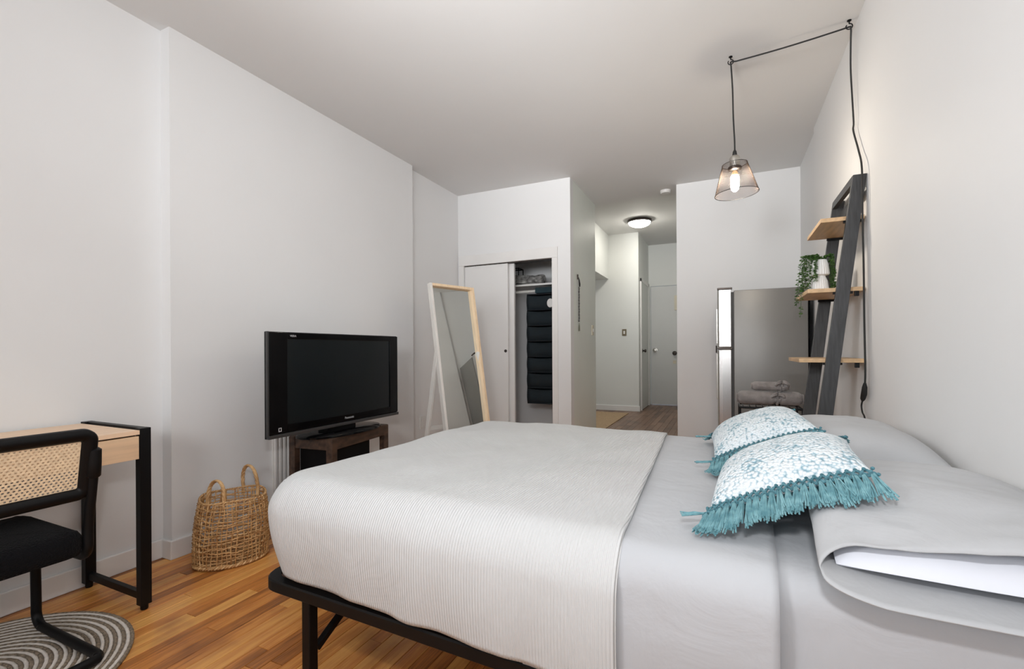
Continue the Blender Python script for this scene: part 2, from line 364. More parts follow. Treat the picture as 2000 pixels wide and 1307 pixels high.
# wall with the closet opening, and closet shell behind it
mb = MB()
mb.box(-2.80, -2.560, 4.33, 4.43, 0, ZC); mb.box(-1.540, -1.365, 4.33, 4.43, 0, ZC); mb.box(-2.560, -1.540, 4.33, 4.43, 1.985, ZC)
struct('wall_back', mb, M['wall'])
mb = MB(); mb.box(-2.80, -2.70, 4.43, 5.08, 0, ZC); mb.box(-2.70, -1.465, 5.08, 5.18, 0, ZC); mb.box(-2.70, -1.465, 4.43, 5.08, 2.35, 2.40)
struct('wall_closet', mb, M['wall'])
mb = MB(); mb.box(-1.465, -1.365, 4.43, 5.28, 0, ZC)
struct('wall_passage', mb, M['side'])
mb = MB(); mb.box(-0.445, 0.76, 5.0, 5.10, 0, ZC)
struct('wall_far', mb, M['wall'])
mb = MB(); mb.box(-0.445, -0.345, 5.10, 9.45, 0, ZH+0.05); struct('wall_hall_right', mb, M['hallwall'])
mb = MB(); mb.box(-2.90, -2.80, 5.18, 8.25, 0, ZH+0.05); mb.box(-2.80, -1.465, 5.18, 5.28, 0, ZH+.05)
struct('wall_hall_left', mb, M['hallwall'])
mb = MB(); mb.box(-2.80, -1.35, 8.15, 8.25, 0, ZH+0.05); mb.box(-1.45, -1.35, 8.25, 9.30, 0, ZH+0.05)
struct('wall_hall_inner', mb, M['hallwall'])
mb = MB(); mb.box(-1.45, -1.315, 9.30, 9.40, 0, ZH+.05); mb.box(-1.315, -0.445, 9.30, 9.40, 2.30, ZH+.05); mb.box(-0.80, -0.445, 9.30, 9.40, 0, 2.30)
struct('wall_hall_end', mb, M['hallwall'])
struct('trim_1', MB().box(-2.80, -1.87, 5.29, 8.15, 2.325, ZH), M['hallwall'])      # soffit over the kitchen side
struct('ceiling', MB().box(-2.80, 0.76, -2.6, 5.30, ZC, ZC+0.45), M['ceil'])
struct('ceiling', MB().box(-2.90, -0.345, 5.30, 9.45, ZH, ZH+0.1), M['ceil'])
# rear wall with the window behind the photographer
mb = MB()
mb.box(-2.80, -2.30, -2.60, -2.5, 0, ZC); mb.box(0.0, 0.76, -2.60, -2.5, 0, ZC)
mb.box(-2.30, 0.0, -2.60, -2.5, 0, 0.85); mb.box(-2.30, 0.0, -2.60, -2.5, 2.35, ZC)
struct('wall_rear', mb, M['wall'])
wf = MB()
for a, b, c, d in [(-2.30, 0.0, .85, .90), (-2.30, 0.0, 2.30, 2.35), (-2.30, -2.25, .9, 2.3), (-0.05, 0.0, .9, 2.3), (-1.18, -1.12, .9, 2.3), (-2.25, -0.05, 1.58, 1.62)]:
    wf.box(a, b, -2.58, -2.53, c, d)
win = struct('window_1', wf, M['trim'])
M['pane'] = mat('window_glass', (1, 1, 1), 0.0, trans=1.0)
for (a, b) in ((-2.25, -1.18), (-1.12, -0.05)):
    for (c, d) in ((.90, 1.58), (1.62, 2.30)): MB().box(a, b, -2.557, -2.553, c, d).build('pane', M['pane'], win)
# baseboards
def base(name, pts, h=0.095, m='trim'):
    mb = MB()
    for (x0, x1, y0, y1) in pts:
        mb.box(x0, x1, y0, y1, 0, h)
    return struct(name, mb, M[m], bevel=0.005)
mb = MB(); mb.prism([(-2.68, -2.5), (-2.665, -2.5), (-2.665, 1.416), (-2.588, 1.416), (-2.560, 3.454), (-2.622, 3.454), (-2.622, 4.33), (-2.68, 4.33)], 0, 0.098)
struct('baseboard_left', mb, M['trim'], bevel=0.005)
base('baseboard_right', [(0.611, 0.625, -2.5, 4.18)])
base('baseboard_far', [(-0.445, 0.64, 4.986, 5.0)])
base('baseboard_back', [(-1.49, -1.365, 4.316, 4.33)])
base('baseboard_hall', [(-2.80, -1.336, 8.136, 8.15), (-1.35, -1.336, 8.15, 8.25)])
base('baseboard_passage', [(-1.365, -1.351, 4.33, 5.28)])
base('baseboard_rear', [(-2.68, 0.62, -2.5, -2.486)])
# closet casing + sliding doors
mb = MB(); mb.box(-2.622, -1.495, 4.312, 4.33, 1.985, 2.093); mb.box(-1.553, -1.495, 4.312, 4.33, 0, 1.985); mb.box(-2.622, -2.560, 4.312, 4.33, 0, 1.985)
struct('trim_2', mb, M['trim'], bevel=0.004)
mb = MB(); mb.box(-2.560, -1.540, 4.335, 4.425, 1.975, 2.0); struct('trim_3', mb, M['darkmetal'])
d1 = struct('door_1', MB().box(-2.558, -2.045, 4.335, 4.368, 0.008, 1.982), M['door'], bevel=0.003)
mb = MB(); mb.lathe([(0.0, 0.0), (0.0, 0.002), (0.016, 0.002), (0.016, 0.0)], n=20); 
mb.v = [Vector((-2.073+v.x, 4.3345-v.z, 1.065+v.y)) for v in mb.v]
mb.build('finger_pull', M['darkmetal'], d1, smooth=True)
struct('door_2', MB().box(-2.50, -1.992, 4.380, 4.413, 0.008, 1.982), M['door'], bevel=0.003)
# hall door, its knobs, side door on the return wall
d3 = struct('door_3', MB().box(-1.309, -0.803, 9.305, 9.345, 0.012, 2.292), M['halldoor'], bevel=0.003)
def knob(x, y, z, r, parent, m, ax='y'):
    mb = MB(); mb.lathe([(0.0, 0), (r*1.25, 0), (r*1.25, .006), (r*.45, .01), (r*.45, .03), (r*.95, .042), (r, .055), (r*.8, .068), (0, .072)], n=20)
    if ax == 'y': mb.v = [Vector((x+v.x, y-v.z, z+v.y)) for v in mb.v]
    else: mb.v = [Vector((x+v.z, y+v.x, z+v.y)) for v in mb.v]
    mb.build('door_knob', m, parent, smooth=True)
knob(-1.235, 9.305, 1.06, 0.034, d3, M['nickel']); knob(-0.875, 9.305, 1.00, 0.034, d3, M['darkmetal'])
MB().box(-0.905, -0.845, 9.298, 9.305, 0.80, 0.86, .002).build('lock_plate', M['almond'], d3)
MB().box(-0.875, -0.815, 9.285, 9.305, 1.82, 2.10, .004).build('notice_board', M['almond'], d3, label='cream rectangular panel on the hall door')
mb = MB(); mb.box(-1.35, -1.325, 8.30, 8.36, 0, 2.33); mb.box(-1.35, -1.325, 9.16, 9.22, 0, 2.33); mb.box(-1.35, -1.325, 8.30, 9.22, 2.27, 2.33)
struct('trim_4', mb, M['trim'], bevel=0.003)
d4 = struct('door_4', MB().box(-1.349, -1.335, 8.36, 9.16, 0.01, 2.27), M['hallwall'])
knob(-1.335, 8.42, 1.05, 0.028, d4, M['darkmetal'], 'x')

# ------------------------------------------------------------------ bed (local frame: u from head wall, v from near side)
TH = 0.036
def B(u, v, z): return Vector((0.60-max(u, 0.042)*math.cos(TH)+v*math.sin(TH), 0.93+u*math.sin(TH)+v*math.cos(TH), z))
bed = thing('platform_bed', 'black metal platform bed frame under the white quilted bed', 'bed', tuple(B(1.0, 0.7, 0)))
def rrect(u0, u1, v0, v1, r, z, n=6):
    out = []
    for (cu, cv, a0) in ((u1-r, v0+r, -PI/2), (u1-r, v1-r, 0), (u0+r, v1-r, PI/2), (u0+r, v0+r, PI)):
        for i in range(n+1):
            a = a0+PI/2*i/n; out.append(B(cu+r*math.cos(a), cv+r*math.sin(a), z))
    return out
def rail(u0, u1, v0, v1, r, z0, z1, t):
    o1 = rrect(u0, u1, v0, v1, r, 0); i1 = rrect(u0+t, u1-t, v0+t, v1-t, r-t*.6, 0); n = len(o1); mb = MB()
    e = .004
    ring = [(o1, z0+e), (o1, z1-e), (None, z1), (i1, z1), (i1, z0), (None, z0)]
    vs = []
    for (p, z) in ring:
        for k in range(n):
            q = p[k] if p else o1[k].lerp(i1[k], e/t)
            vs.append((q.x, q.y, z))
    fs = []
    for a in range(6):
        b = (a+1) % 6
        for k in range(n):
            l = (k+1) % n; fs.append((a*n+k, a*n+l, b*n+l, b*n+k))
    mb.add(vs, fs); return mb
rail(0.045, 1.945, -0.012, 1.40, 0.07, 0.325, 0.362, 0.032).build('rail', M['black'], bed, smooth=True)
def bar(p, q, wdt, h, name, par, m='black'):
    p, q = Vector(p), Vector(q); d = (q-p).normalized(); s = d.cross(Vector((0, 0, 1)))
    if s.length < .1: s = Vector((1, 0, 0))
    s = s.normalized()*wdt/2; t = s.cross(d).normalized()*h/2
    MB().hexa([p-s-t, p+s-t, p+s+t, p-s+t], [q-s-t, q+s-t, q+s+t, q-s+t]).build(name, M[m], par, bevel=0.003)
for (u, v) in ((1.735, 0.008), (1.735, 1.36), (0.98, 0.008), (0.98, 1.36), (0.22, 0.008), (0.22, 1.36)):
    a = B(u, v, 0); bar(a+Vector((0, 0, 0.0)), a+Vector((0, 0, 0.335)), 0.032, 0.032, 'leg', bed)
for u in (1.735, 0.98, 0.22):
    bar(B(u, 0.03, 0.17), B(u, 0.30, 0.325), 0.02, 0.02, 'brace', bed); bar(B(u, 1.34, 0.17), B(u, 1.07, 0.325), 0.02, 0.02, 'brace', bed)
    bar(B(u, 0.02, 0.325), B(u, 1.37, 0.325), 0.03, 0.02, 'crossbar', bed)
for k in range(14):
    u = 0.12+k*0.133
    bar(B(u, 0.02, 0.345), B(u, 1.37, 0.345), 0.012, 0.012, 'slat', bed)
MB().hexa([B(1.87, .03, .345), B(1.925, .03, .345), B(1.925, 1.36, .345), B(1.87, 1.36, .345)], [B(1.87, .03, .355), B(1.925, .03, .355), B(1.925, 1.36, .355), B(1.87, 1.36, .355)]).build('board', M['plywood'], bed, label='brown wooden edge board')
# mattress
def rbox_rings(u0, u1, v0, v1, r, z0, z1, e, n=8):
    prof = [(e*0.6, z0), (0, z0+e*.6), (0, z1-e)]+[(e-e*math.cos(a), z1-e+e*math.sin(a)) for a in [PI/2*i/5 for i in range(1, 6)]]
    P = []
    for (o, z) in prof: P.append(rrect(u0+o, u1-o, v0+o, v1-o, max(.01, r-o), z, n))
    mb = MB(); mb.grid(P, closed=True); k = len(P[0]); m_ = len(P)
    mb.f.append(tuple((m_-1)*k+i for i in range(k))); mb.f.append(tuple(range(k))[::-1]); return mb
tag(rbox_rings(0.045, 1.915, 0.022, 1.385, .08, .3625, .648, .05).build('mattress', M['mattress'], smooth=True),
    'thick white mattress on the black metal frame beneath the bedding', 'mattress')
def fit(name, label, cat, off, ztop, m, R, hem, bnear, bfar, stepu, stepv, wr, vn=0.0, vf=1.385, foot=None, u1=1.9, rib=False, hemfn=None, bulge=0.0, thick=0.004, headdrop=False):
    """cloth draped over the box: p from head boundary towards the foot, q across"""
    Uf = foot; drop = ztop-hem
    pend = (Uf-R+R*PI/2+(drop-R)) if Uf else u1
    qa = -(R*PI/2+drop-R)+vn+R-off
    qb = (R*PI/2+drop-R)+vf-R+off
    nq = int((qb-qa)/stepv); P = []; A = []
    npn = int((pend-min(bnear, bfar))/stepu)
    for i in range(npn+1):
        row = []; ar = []
        for j in range(nq+1):
            q = qa+(qb-qa)*j/nq
            tq = min(1, max(0, (q-vn)/(vf-vn))); b0 = bnear+(bfar-bnear)*tq
            p = b0+(pend-b0)*i/npn
            # u mapping
            if Uf and p > Uf-R:
                a = (p-(Uf-R))/R
                if a < PI/2: u, dz = Uf-R+R*math.sin(a), R-R*math.cos(a)
                else: u, dz = Uf, R+(a-PI/2)*R
            else: u, dz = p, 0
            lo, hi = vn-off+R, vf+off-R
            if q < lo:
                a = (lo-q)/R
                if a < PI/2: v, dv = lo-R*math.sin(a), R-R*math.cos(a)
                else: v, dv = lo-R, R+(a-PI/2)*R
            elif q > hi:
                a = (q-hi)/R
                if a < PI/2: v, dv = hi+R*math.sin(a), R-R*math.cos(a)
                else: v, dv = hi+R, R+(a-PI/2)*R
            else: v, dv = q, 0
            d = max(dz, dv) if min(dz, dv) > R*.9 else (dz**3+dv**3)**(1/3)
            d = min(d, drop)
            # round the plan corner; n2 is the outward direction in plan
            rc = 0.13; n2 = (0.0, 0.0)
            if dv > 0: n2 = (0.0, -1.0 if q < lo else 1.0)
            elif dz > 0: n2 = (1.0, 0.0)
            if Uf:
                for (cv, sg) in ((vn-off+rc, -1), (vf+off-rc, 1)):
                    du, dvv = u-(Uf-rc), (v-cv)*sg
                    if du > 0 and dvv > 0:
                        h = math.hypot(du, dvv); k = max(du, dvv)/h if h > 1e-6 else 1
                        u = Uf-rc+du*k; v = cv+sg*dvv*k
                        if h > 1e-6: n2 = (du/h, sg*dvv/h)
            f = d/drop; z = ztop-d
            hm = hemfn(u) if hemfn else 0.0
            g = min(1, d/R); pp = Vector((u, v, z))
            out = bulge*math.sin(PI*min(1, f))*g-hm*f*f
            out += noise.noise(Vector((u*6.5, v*6.5, z*1.6+off*9)))*wr*1.7*f
            out += noise.noise(Vector((u*14+z*5, v*14, z*2.0)))*wr*.6*f
            nn = (noise.noise(Vector((u*3.1, v*3.7, off*50)))*wr + noise.noise(Vector((u*8+v*4, v*6-u*3, 9)))*wr*.45)*(1-min(1, g))
            nn += (.5-abs(noise.noise(Vector((u*5+v*3, v*4-u*2, 4.4)))))*wr*.35*(1-min(1, g))
            u += n2[0]*out; v += n2[1]*out
            row.append(B(u, v, z+nn)); ar.append(p)
        P.append(row); A.append(ar)
    mb = MB(); mb.grid(P, A)
    o = mb.build(name, m, smooth='all', fix=False)
    me = o.data
    # make top face outward
    s_ = sum(pl.normal.z for pl in me.polygons)
    if s_ < 0: me.flip_normals()
    md = o.modifiers.new('solid', 'SOLIDIFY'); md.thickness = thick; md.offset = -1
    return tag(o, label, cat)
fit('fitted_sheet', 'pale grey fitted sheet stretched on the mattress under the pillows', 'sheet', 0.004, 0.656, M['sheet'], 0.055, 0.37, 0.05, 0.05, 0.02, 0.02, 0.0035, vn=.022, foot=1.925, thick=.003, hemfn=lambda u: .004)
fit('top_sheet', 'pale grey top sheet folded between white quilt and pillows', 'sheet', 0.014, 0.664, M['sheet'], 0.065, 0.355, 0.515, 0.50, 0.016, 0.016, 0.0045, u1=1.02, bulge=0.008, thick=.003)
def hemfn(u): return -0.010+0.042*max(0, min(1, (u-1.05)/0.8))
fit('quilt', 'white ribbed cotton quilt covering the foot of the bed', 'quilt', 0.024, 0.678, M['quilt'], 0.10, 0.375, 0.800, 0.905, 0.011, 0.011, 0.008, foot=1.955, hemfn=hemfn, bulge=0.012, thick=.009)

# pillows -------------------------------------------------------------
def pillow_surf(cx, cy, W, L, T, zb, rot, tilt, ns=44, nt=56, wr=.006, seed=0, open_end=False):
    """closed pillow lying on the bed: s along local y, section in xz"""
    P = []
    cr, sr = math.cos(rot), math.sin(rot)
    for i in range(ns+1):
        s = i/ns; y = -L/2+L*s
        e = 1-abs(2*s-1)**3.2
        th = T*max(0.0, e)**0.55; wd = W/2*(0.93+0.07*abs(2*s-1)**2) * (1 if 0 < i < ns else .985)
        row = []
        for j in range(nt):
            a = 2*PI*j/nt; c, d = math.cos(a), math.sin(a)
            x = wd*math.copysign(abs(c)**.75, c)
            z = th/2*math.copysign(abs(d)**1.15, d)
            if d < 0: z *= .9
            x2 = cx+x*cr-y*sr; y2 = cy+x*sr+y*cr
            zz = zb+th*.45+z+max(0, (x+W/2))*tilt+0.012*(1-e)
            nn = noise.noise(Vector((x2*6+seed, y2*6, zz*5)))*wr+noise.noise(Vector((x2*15+seed, y2*13, zz*8)))*wr*.5
            row.append(Vector((x2, y2, zz+nn*(1 if d > -.2 else .2))))
        P.append(row)
    mb = MB(); mb.grid(P, closed=True)
    n = nt; mb.f.append(tuple(range(n))); mb.f.append(tuple(ns*n+k for k in range(n))[::-1])
    return mb
far = thing('bed_pillow', 'grey pillow at the back of the bed beside the ladder shelf', 'pillow', (0.37, 2.03, 0.66), group='bed pillows against the wall')
pillow_surf(0.382, 2.02, 0.45, 0.71, 0.150, 0.668, -0.02, 0.0, seed=3, wr=.009).build('pillowcase', M['case'], far, smooth='all')
near = thing('bed_pillow', 'grey pillow at the front of the bed with white filling showing at its end', 'pillow', (0.37, 1.28, 0.66), group='bed pillows against the wall')
pillow_surf(0.395, 1.298, 0.405, 0.655, 0.084, 0.674, -0.06, 0.0, seed=8, wr=.009).build('inner_pillow', M['pillowwhite'], near, smooth='all', label='white inner pillow')
def open_case(cx, y0, y1, W, T, zb, rot, tilt):
    P = []; ns, nt = 52, 72; cr, sr = math.cos(rot), math.sin(rot)
    for i in range(ns+1):
        s = i/ns; y = y1+(y0-y1)*s          # from closed far end to mouth
        e = 1-max(0, 1-2*s)**3.2
        mouth = max(0, (s-.55)/.45)
        th = T*max(0, e)**.55*(1-0.42*mouth**2)+.002; wd = W/2*(1+.02*mouth)
        row = []
        for j in range(nt):
            a = 2*PI*j/nt; c, d = math.cos(a), math.sin(a)
            x = wd*math.copysign(abs(c)**.8, c)
            z = th/2*math.copysign(abs(d)**1.1, d)
            yy = y-(y0+y1)/2
            if s > .8:    # slanted lips: the lower one reaches further and lies on the sheet, the upper one sags
                k = (s-.8)/.2
                if d < 0: yy += -k*0.045*(-d)**.4*(1-.3*c); z -= k*.006
                else: yy += k*(0.040*d + .03*noise.noise(Vector((x*9, 2.2, 0)))); z += k*(0.030*noise.noise(Vector((x*8, 5.1, 0)))-.012*max(0, -c))
            x2 = cx+x*cr-yy*sr; y2 = (y0+y1)/2+x*sr+yy*cr
            zz = max(zb+.002*(1+d), zb+th*.5+z+max(0, x+W/2)*tilt*(1 if d > 0 else .2))
            wv = .010
            if d > -.1:
                zz += noise.noise(Vector((x2*6, y2*6+4, 1)))*wv+noise.noise(Vector((x2*9+y2*12, y2*5-x2*7, 3)))*wv*.9*(.4+mouth)+(.4-abs(noise.noise(Vector((x2*7-y2*9, y2*6+x2*5, 7)))))*.010*(.5+mouth)
            row.append(Vector((x2, y2, zz)))
        P.append(row)
    mb = MB(); mb.grid(P, closed=True); mb.f.append(tuple(range(nt)))
    return mb
o = open_case(0.392, 0.925, 1.655, 0.44, 0.112, 0.669, -0.06, 0.0).build('pillowcase', M['case'], near, smooth='all', label='grey pillowcase open at its end')
md = o.modifiers.new('solid', 'SOLIDIFY'); md.thickness = .0025; md.offset = 1

# fringed cushions ---------------------------------------------------
def cushion(label, BL, BR, TL, T, seed):
    BL, BR, TL = Vector(BL), Vector(BR), Vector(TL)
    ex = BR-BL; ey = TL-BL; nz = ex.cross(ey).normalized()
    c = thing('fringed_cushion', label, 'cushion', tuple(BL+ex/2+ey/2-nz*T*.4), group='fringed cushions on the pillows')
    n = 60; top = []; bot = []
    def P(a, b, sgn):
        k = max(0, (1-abs(2*a-1)**2.6))**.55*max(0, (1-abs(2*b-1)**2.6))**.55
        pin = .035*(abs(2*a-1)**2)*(1-abs(2*b-1)**2)
        pinb = .03*(abs(2*b-1)**2)*(1-abs(2*a-1)**2)
        aa = a+(pinb*0+pin*0)-math.copysign(pin*0.5*abs(2*a-1), a-.5); bb = b-math.copysign(pinb*.5*abs(2*b-1), b-.5)
        h = T*k*(.62 if sgn > 0 else .38)*sgn
        tf = noise.noise(Vector((a*22+seed, b*28, 0)))*.0025*k if sgn > 0 else 0
        return BL+ex*aa+ey*bb+nz*(h+tf)
    mb = MB()
    mb.grid([[P(i/n, j/n, 1) for j in range(n+1)] for i in range(n+1)])
    mb.build('cover', M['tuft'], c, smooth='all')
    mb = MB(); mb.grid([[P(i/n*1.0, j/n, -1) for j in range(n+1)] for i in range(n+1)]); mb.build('backing', M['teal_dark'], c, smooth='all')
    rnd = random.Random(seed)
    for side in (0, 1):
        outd = (-ey if side == 0 else ey).normalized(); e0 = BL if side == 0 else TL
        # knotted band: three crossed rows of cords plus knots
        kb = MB()
        N = 22
        def edge(t): 
            return e0+ex*t+outd*(-.004)+nz*(T*.10*max(0, 1-abs(2*t-1)**2.6))
        def hang(t, d):   # point d along the fringe; droops with distance
            q = edge(t)+outd*d*.93-Vector((0, 0, 1))*(d*.22+d*d*2.2)+nz*.008
            q += ex.normalized()*(t-.5)*d*.45
            zmin = 0.680+max(0, min(.08, (q.x-.13)*1.2)) if q.x > .13 else .680
            if q.z < zmin: q.z = zmin+rnd.uniform(0, .004)
            return q
        for row in range(2):
            for k in range(N):
                t0 = (k+.5*(row % 2))/N; d0 = .004+row*.013
                for s in (-.5, .5):
                    t1 = t0+s/N
                    if -0.01 < t1 < 1.01: kb.tube([hang(t0, d0), hang((t0+t1)/2, d0+.007)+nz*.003, hang(t1, d0+.013)], .0028, n=6)
        for row in range(3):
            for k in range(N+1):
                t0 = (k+.5*(row % 2))/N
                if t0 <= 1.0:
                    q = hang(t0, .002+row*.0135); bm_r = .0040
                    kb.lathe([(0, -bm_r), (bm_r*.8, -bm_r*.6), (bm_r, 0), (bm_r*.8, bm_r*.6), (0, bm_r)], c=(q.x, q.y, q.z+.002), n=7)
        kb.build('knotted_band', M['teal_dark'], c, smooth=True)
        for k in range(N):
            t0 = (k+.5)/N; tm = MB(); ln = rnd.uniform(.086, .100); sw = rnd.uniform(-.008, .008)
            for q in range(26):
                dt = rnd.uniform(-.66, .66)/N; h = rnd.uniform(-.003, .005); l2 = ln*rnd.uniform(.86, 1.05); b2 = sw+rnd.uniform(-.006, .006)
                pts = []
                for m_ in range(5):
                    f = m_/4; d = .030+(l2-.030)*f
                    p_ = hang(t0+dt*(.35+.75*f), d)+ex.normalized()*b2*f*f+nz*h
                    pts.append(p_)
                tm.tube(pts, .0016, n=4)
            tm.build('tassel', M['teal'], c, fix=False)
        if side == 1 and seed == 11: continue
        # corner tassel trailing on the sheet at the left
        tm = MB(); q0 = e0+outd*.004
        for q in range(16):
            a = rnd.uniform(-.18, .18); l2 = rnd.uniform(.05, .062)
            dr = (-ex.normalized()*1.0+outd*(.15+a)); dr.z = 0; dr.normalize()
            pts = []
            for m_ in range(5):
                f = m_/4; p_ = q0+dr*l2*f+Vector((0, 0, rnd.uniform(-.002, .002)-.004*f)); p_.z = max(p_.z, .681+rnd.uniform(0, .006)); pts.append(p_)
            tm.tube(pts, .0015, n=4)
        tm.build('corner_tassel', M['teal'], c, fix=False)
    return c
cushion('white tufted cushion with teal fringe lying in front, nearer the camera', (-0.035, 1.135, 0.700), (0.275, 1.165, 0.815), (-0.010, 1.50, 0.705), .125, 11)
cushion('white tufted cushion with teal fringe lying behind the other cushion', (-0.035, 1.665, 0.700), (0.270, 1.700, 0.815), (-0.055, 2.10, 0.705), .125, 29)

# ------------------------------------------------------------------ television, stand
tv = thing('television', 'large black flat television on a dark wooden table by the left wall', 'television', (-2.25, 2.22, 0.552))
Y0, Y1, Z0, Z1 = 1.682, 2.752, 0.602, 1.180
MB().box(-2.232, -2.212, Y0, Y1, Z0, Z1, .004).box(-2.30, -2.232, Y0+.10, Y1-.10, Z0+.05, Z1-.06, .01).build('casing', M['tvblack'], tv, smooth=True)
fr = MB()
fr.box(-2.214, -2.200, Y0+.006, 1.802, .625, Z1-.004); fr.box(-2.214, -2.200, 2.662, Y1-.006, .625, Z1-.004)
fr.box(-2.214, -2.200, 1.802, 2.662, 1.142, Z1-.004); fr.box(-2.214, -2.200, 1.802, 2.662, .625, .668)
fr.build('bezel', M['tvblack'], tv, bevel=.002)
MB().box(-2.214, -2.206, 1.80, 2.664, .666, 1.144).build('screen', M['tvscreen'], tv)
MB().box(-2.222, -2.196, Y0, Y1, Z0, .621, .003).build('lower_trim', M['tvtrim'], tv, label='dark grey trim strip')
MB().box(-2.216, -2.203, Y0-.003, Y0+.007, .615, Z1).build('side_trim', M['tvtrim'], tv)
def text(s, size, loc, rot, m, par, name='lettering', ext=.0006):
    c = bpy.data.curves.new(name, 'FONT'); c.body = s; c.size = size; c.extrude = ext; c.align_x = 'CENTER'; c.align_y = 'CENTER'
    t = bpy.data.objects.new(name, c); COL.objects.link(t)
    dg = bpy.context.evaluated_depsgraph_get(); me = bpy.data.meshes.new_from_object(t.evaluated_get(dg)); bpy.data.objects.remove(t)
    me.materials.append(m); Mx = Matrix.Translation(loc) @ rot
    me.transform(INV[root_of(par).name] @ Mx)
    o = bpy.data.objects.new(name, me); COL.objects.link(o); o.parent = par
    return o
ROTX = Matrix(((0, 0, 1, 0), (1, 0, 0, 0), (0, 1, 0, 0), (0, 0, 0, 1)))     # text facing +X, reading along +Y
text('Panasonic', .020, (-2.199, 2.262, .646), ROTX, M['silver'], tv, 'maker_lettering')
text('VIERA', .016, (-2.199, 1.838, 1.158), ROTX, M['silver'], tv, 'series_lettering')
mb = MB()
for a, b, c_, d in ((1.742, 1.760, .6445, .648), (1.742, 1.760, .6265+.0, .630), (1.742, 1.7455, .630, .6445), (1.7565, 1.760, .630, .6445)): mb.box(-2.2005, -2.1985, a, b, c_+.008, d+.008)
mb.build('square_emblem', M['silver'], tv)
MB().box(-2.30, -2.22, 2.10, 2.34, .57, .62, .004).build('neck', M['tvblack'], tv)
mb = MB(); prof = []
for (r, z) in ((.0, .552), (1.0, .552), (1.0, .562), (.96, .571), (.7, .578), (0, .582)): prof.append((r, z))
vs = []; n = 48; fs = []
for (r, z) in prof:
    for k in range(n):
        a = 2*PI*k/n; vs.append((-2.27+r*.165*math.copysign(abs(math.cos(a))**.85, math.cos(a)), 2.26+r*.315*math.sin(a), z))
for i in range(5):
    for k in range(n): fs.append((i*n+k, i*n+(k+1) % n, (i+1)*n+(k+1) % n, (i+1)*n+k))
mb.add(vs, fs); mb.build('pedestal', M['tvblack'], tv, smooth=True)
ra = math.radians(6); tb = thing('side_table', 'dark distressed wooden table with square legs under the television', 'table', (-2.12, 2.04, 0), ra)
TM = Matrix.Translation((-2.12, 2.04, 0)) @ Matrix.Rotation(ra, 4, 'Z')
for (a, b) in ((-.045, 0), (-.325, 0), (-.045, .535), (-.325, .535)):
    MB(TM).box(a, a+.045, b, b+.045, 0, .548, .003).build('leg', M['darkwood'], tb)
for q in ((-.28, -.045, .004, .041, .478, .546), (-.28, -.045, .539, .576, .478, .546), (-.041, -.004, .045, .535, .478, .546), (-.321, -.284, .045, .535, .478, .546)):
    MB(TM).box(*q, .002).build('apron', M['darkwood'], tb)
MB(TM).box(-.322, -.003, .003, .577, .538, .551, .002).build('tabletop', M['darkwood'], tb)
bx = MB(TM).box(-.285, -.028, .050, .40, .0, .476, .004).build('speaker_box', M['boxblack'])
tag(bx, 'plain black box standing inside the dark wooden table', 'box')
cc = thing('cable_cover', 'white ribbed strips running up the wall from the baseboard behind the television', 'cable cover', (-2.59, 2.06, 0.1))
MB().box(-2.594, -2.585, 2.005, 2.165, .098, .75).build('backing', M['white_plastic'], cc)
for k in range(5): MB().box(-2.586, -2.570, 2.012+k*.031, 2.029+k*.031, .098, .75, .004).build('ridge', M['white_plastic'], cc, smooth=True)
def plate(name, label, cat, mb, m, parts, grp=None):
    o = mb.build(name, m, bevel=.001); tag(o, label, cat, grp)
    for (nm, b, mm) in parts: b.build(nm, mm, o)
    return o
plate('wall_outlet', 'white double wall outlet low on the left wall behind the mirror leg', 'outlet', MB().box(-2.637, -2.631, 3.615, 3.695, .325, .445), M['white_plastic'],
      [('socket', MB().box(-2.632, -2.628, 3.635, 3.675, .395, .428, .002), M['white_plastic']), ('socket', MB().box(-2.632, -2.628, 3.635, 3.675, .342, .375, .002), M['white_plastic'])])
plate('light_switch', 'small metal light switch plate on the white wall in the hall', 'switch', MB().box(-1.635, -1.560, 8.143, 8.15, 1.315, 1.43), M['brass'],
      [('toggle', MB().box(-1.612, -1.583, 8.137, 8.144, 1.345, 1.40, .002), M['white_plastic'])])
plate('light_switch', 'cream light switch plate on the side wall beside the beaded ornament', 'switch', MB().box(-1.365, -1.358, 5.10, 5.175, 1.235, 1.35), M['almond'],
      [('toggle', MB().box(-1.359, -1.350, 5.128, 5.147, 1.275, 1.31, .002), M['white_plastic'])])

# ------------------------------------------------------------------ standing mirror
TL = Vector((-2.116, 3.046, 1.612)); e_ = Vector((.334, .943, 0)); n_ = Vector((.943, -.334, 0)); LEAN = .278
dn = (n_*LEAN+Vector((0, 0, -1.61))); LEN = dn.length; dn.normalize(); nf = e_.cross(dn).normalized()
if nf.dot(n_) < 0: nf = -nf
mr = thing('standing_mirror', 'tall leaning floor mirror in a pale wooden frame before the closet', 'mirror', (TL.x+n_.x*LEAN*.8, TL.y+n_.y*LEAN*.8+.15, 0))
W_ = .458
def mp_(a, b, c): return TL+e_*a+dn*b+nf*c
def mbox(a0, a1, b0, b1, c0, c1):
    return MB().hexa([mp_(a0, b0, c0), mp_(a1, b0, c0), mp_(a1, b1, c0), mp_(a0, b1, c0)], [mp_(a0, b0, c1), mp_(a1, b0, c1), mp_(a1, b1, c1), mp_(a0, b1, c1)])
mbox(0, .022, 0, LEN, -.04, 0).build('left_stile', M['whitewood'], mr, bevel=.002)
mbox(W_-.022, W_, 0, LEN, -.04, 0).build('right_stile', M['pine'], mr, bevel=.002)
mbox(.022, W_-.022, 0, .022, -.04, 0).build('top_rail', M['pine'], mr, bevel=.002)
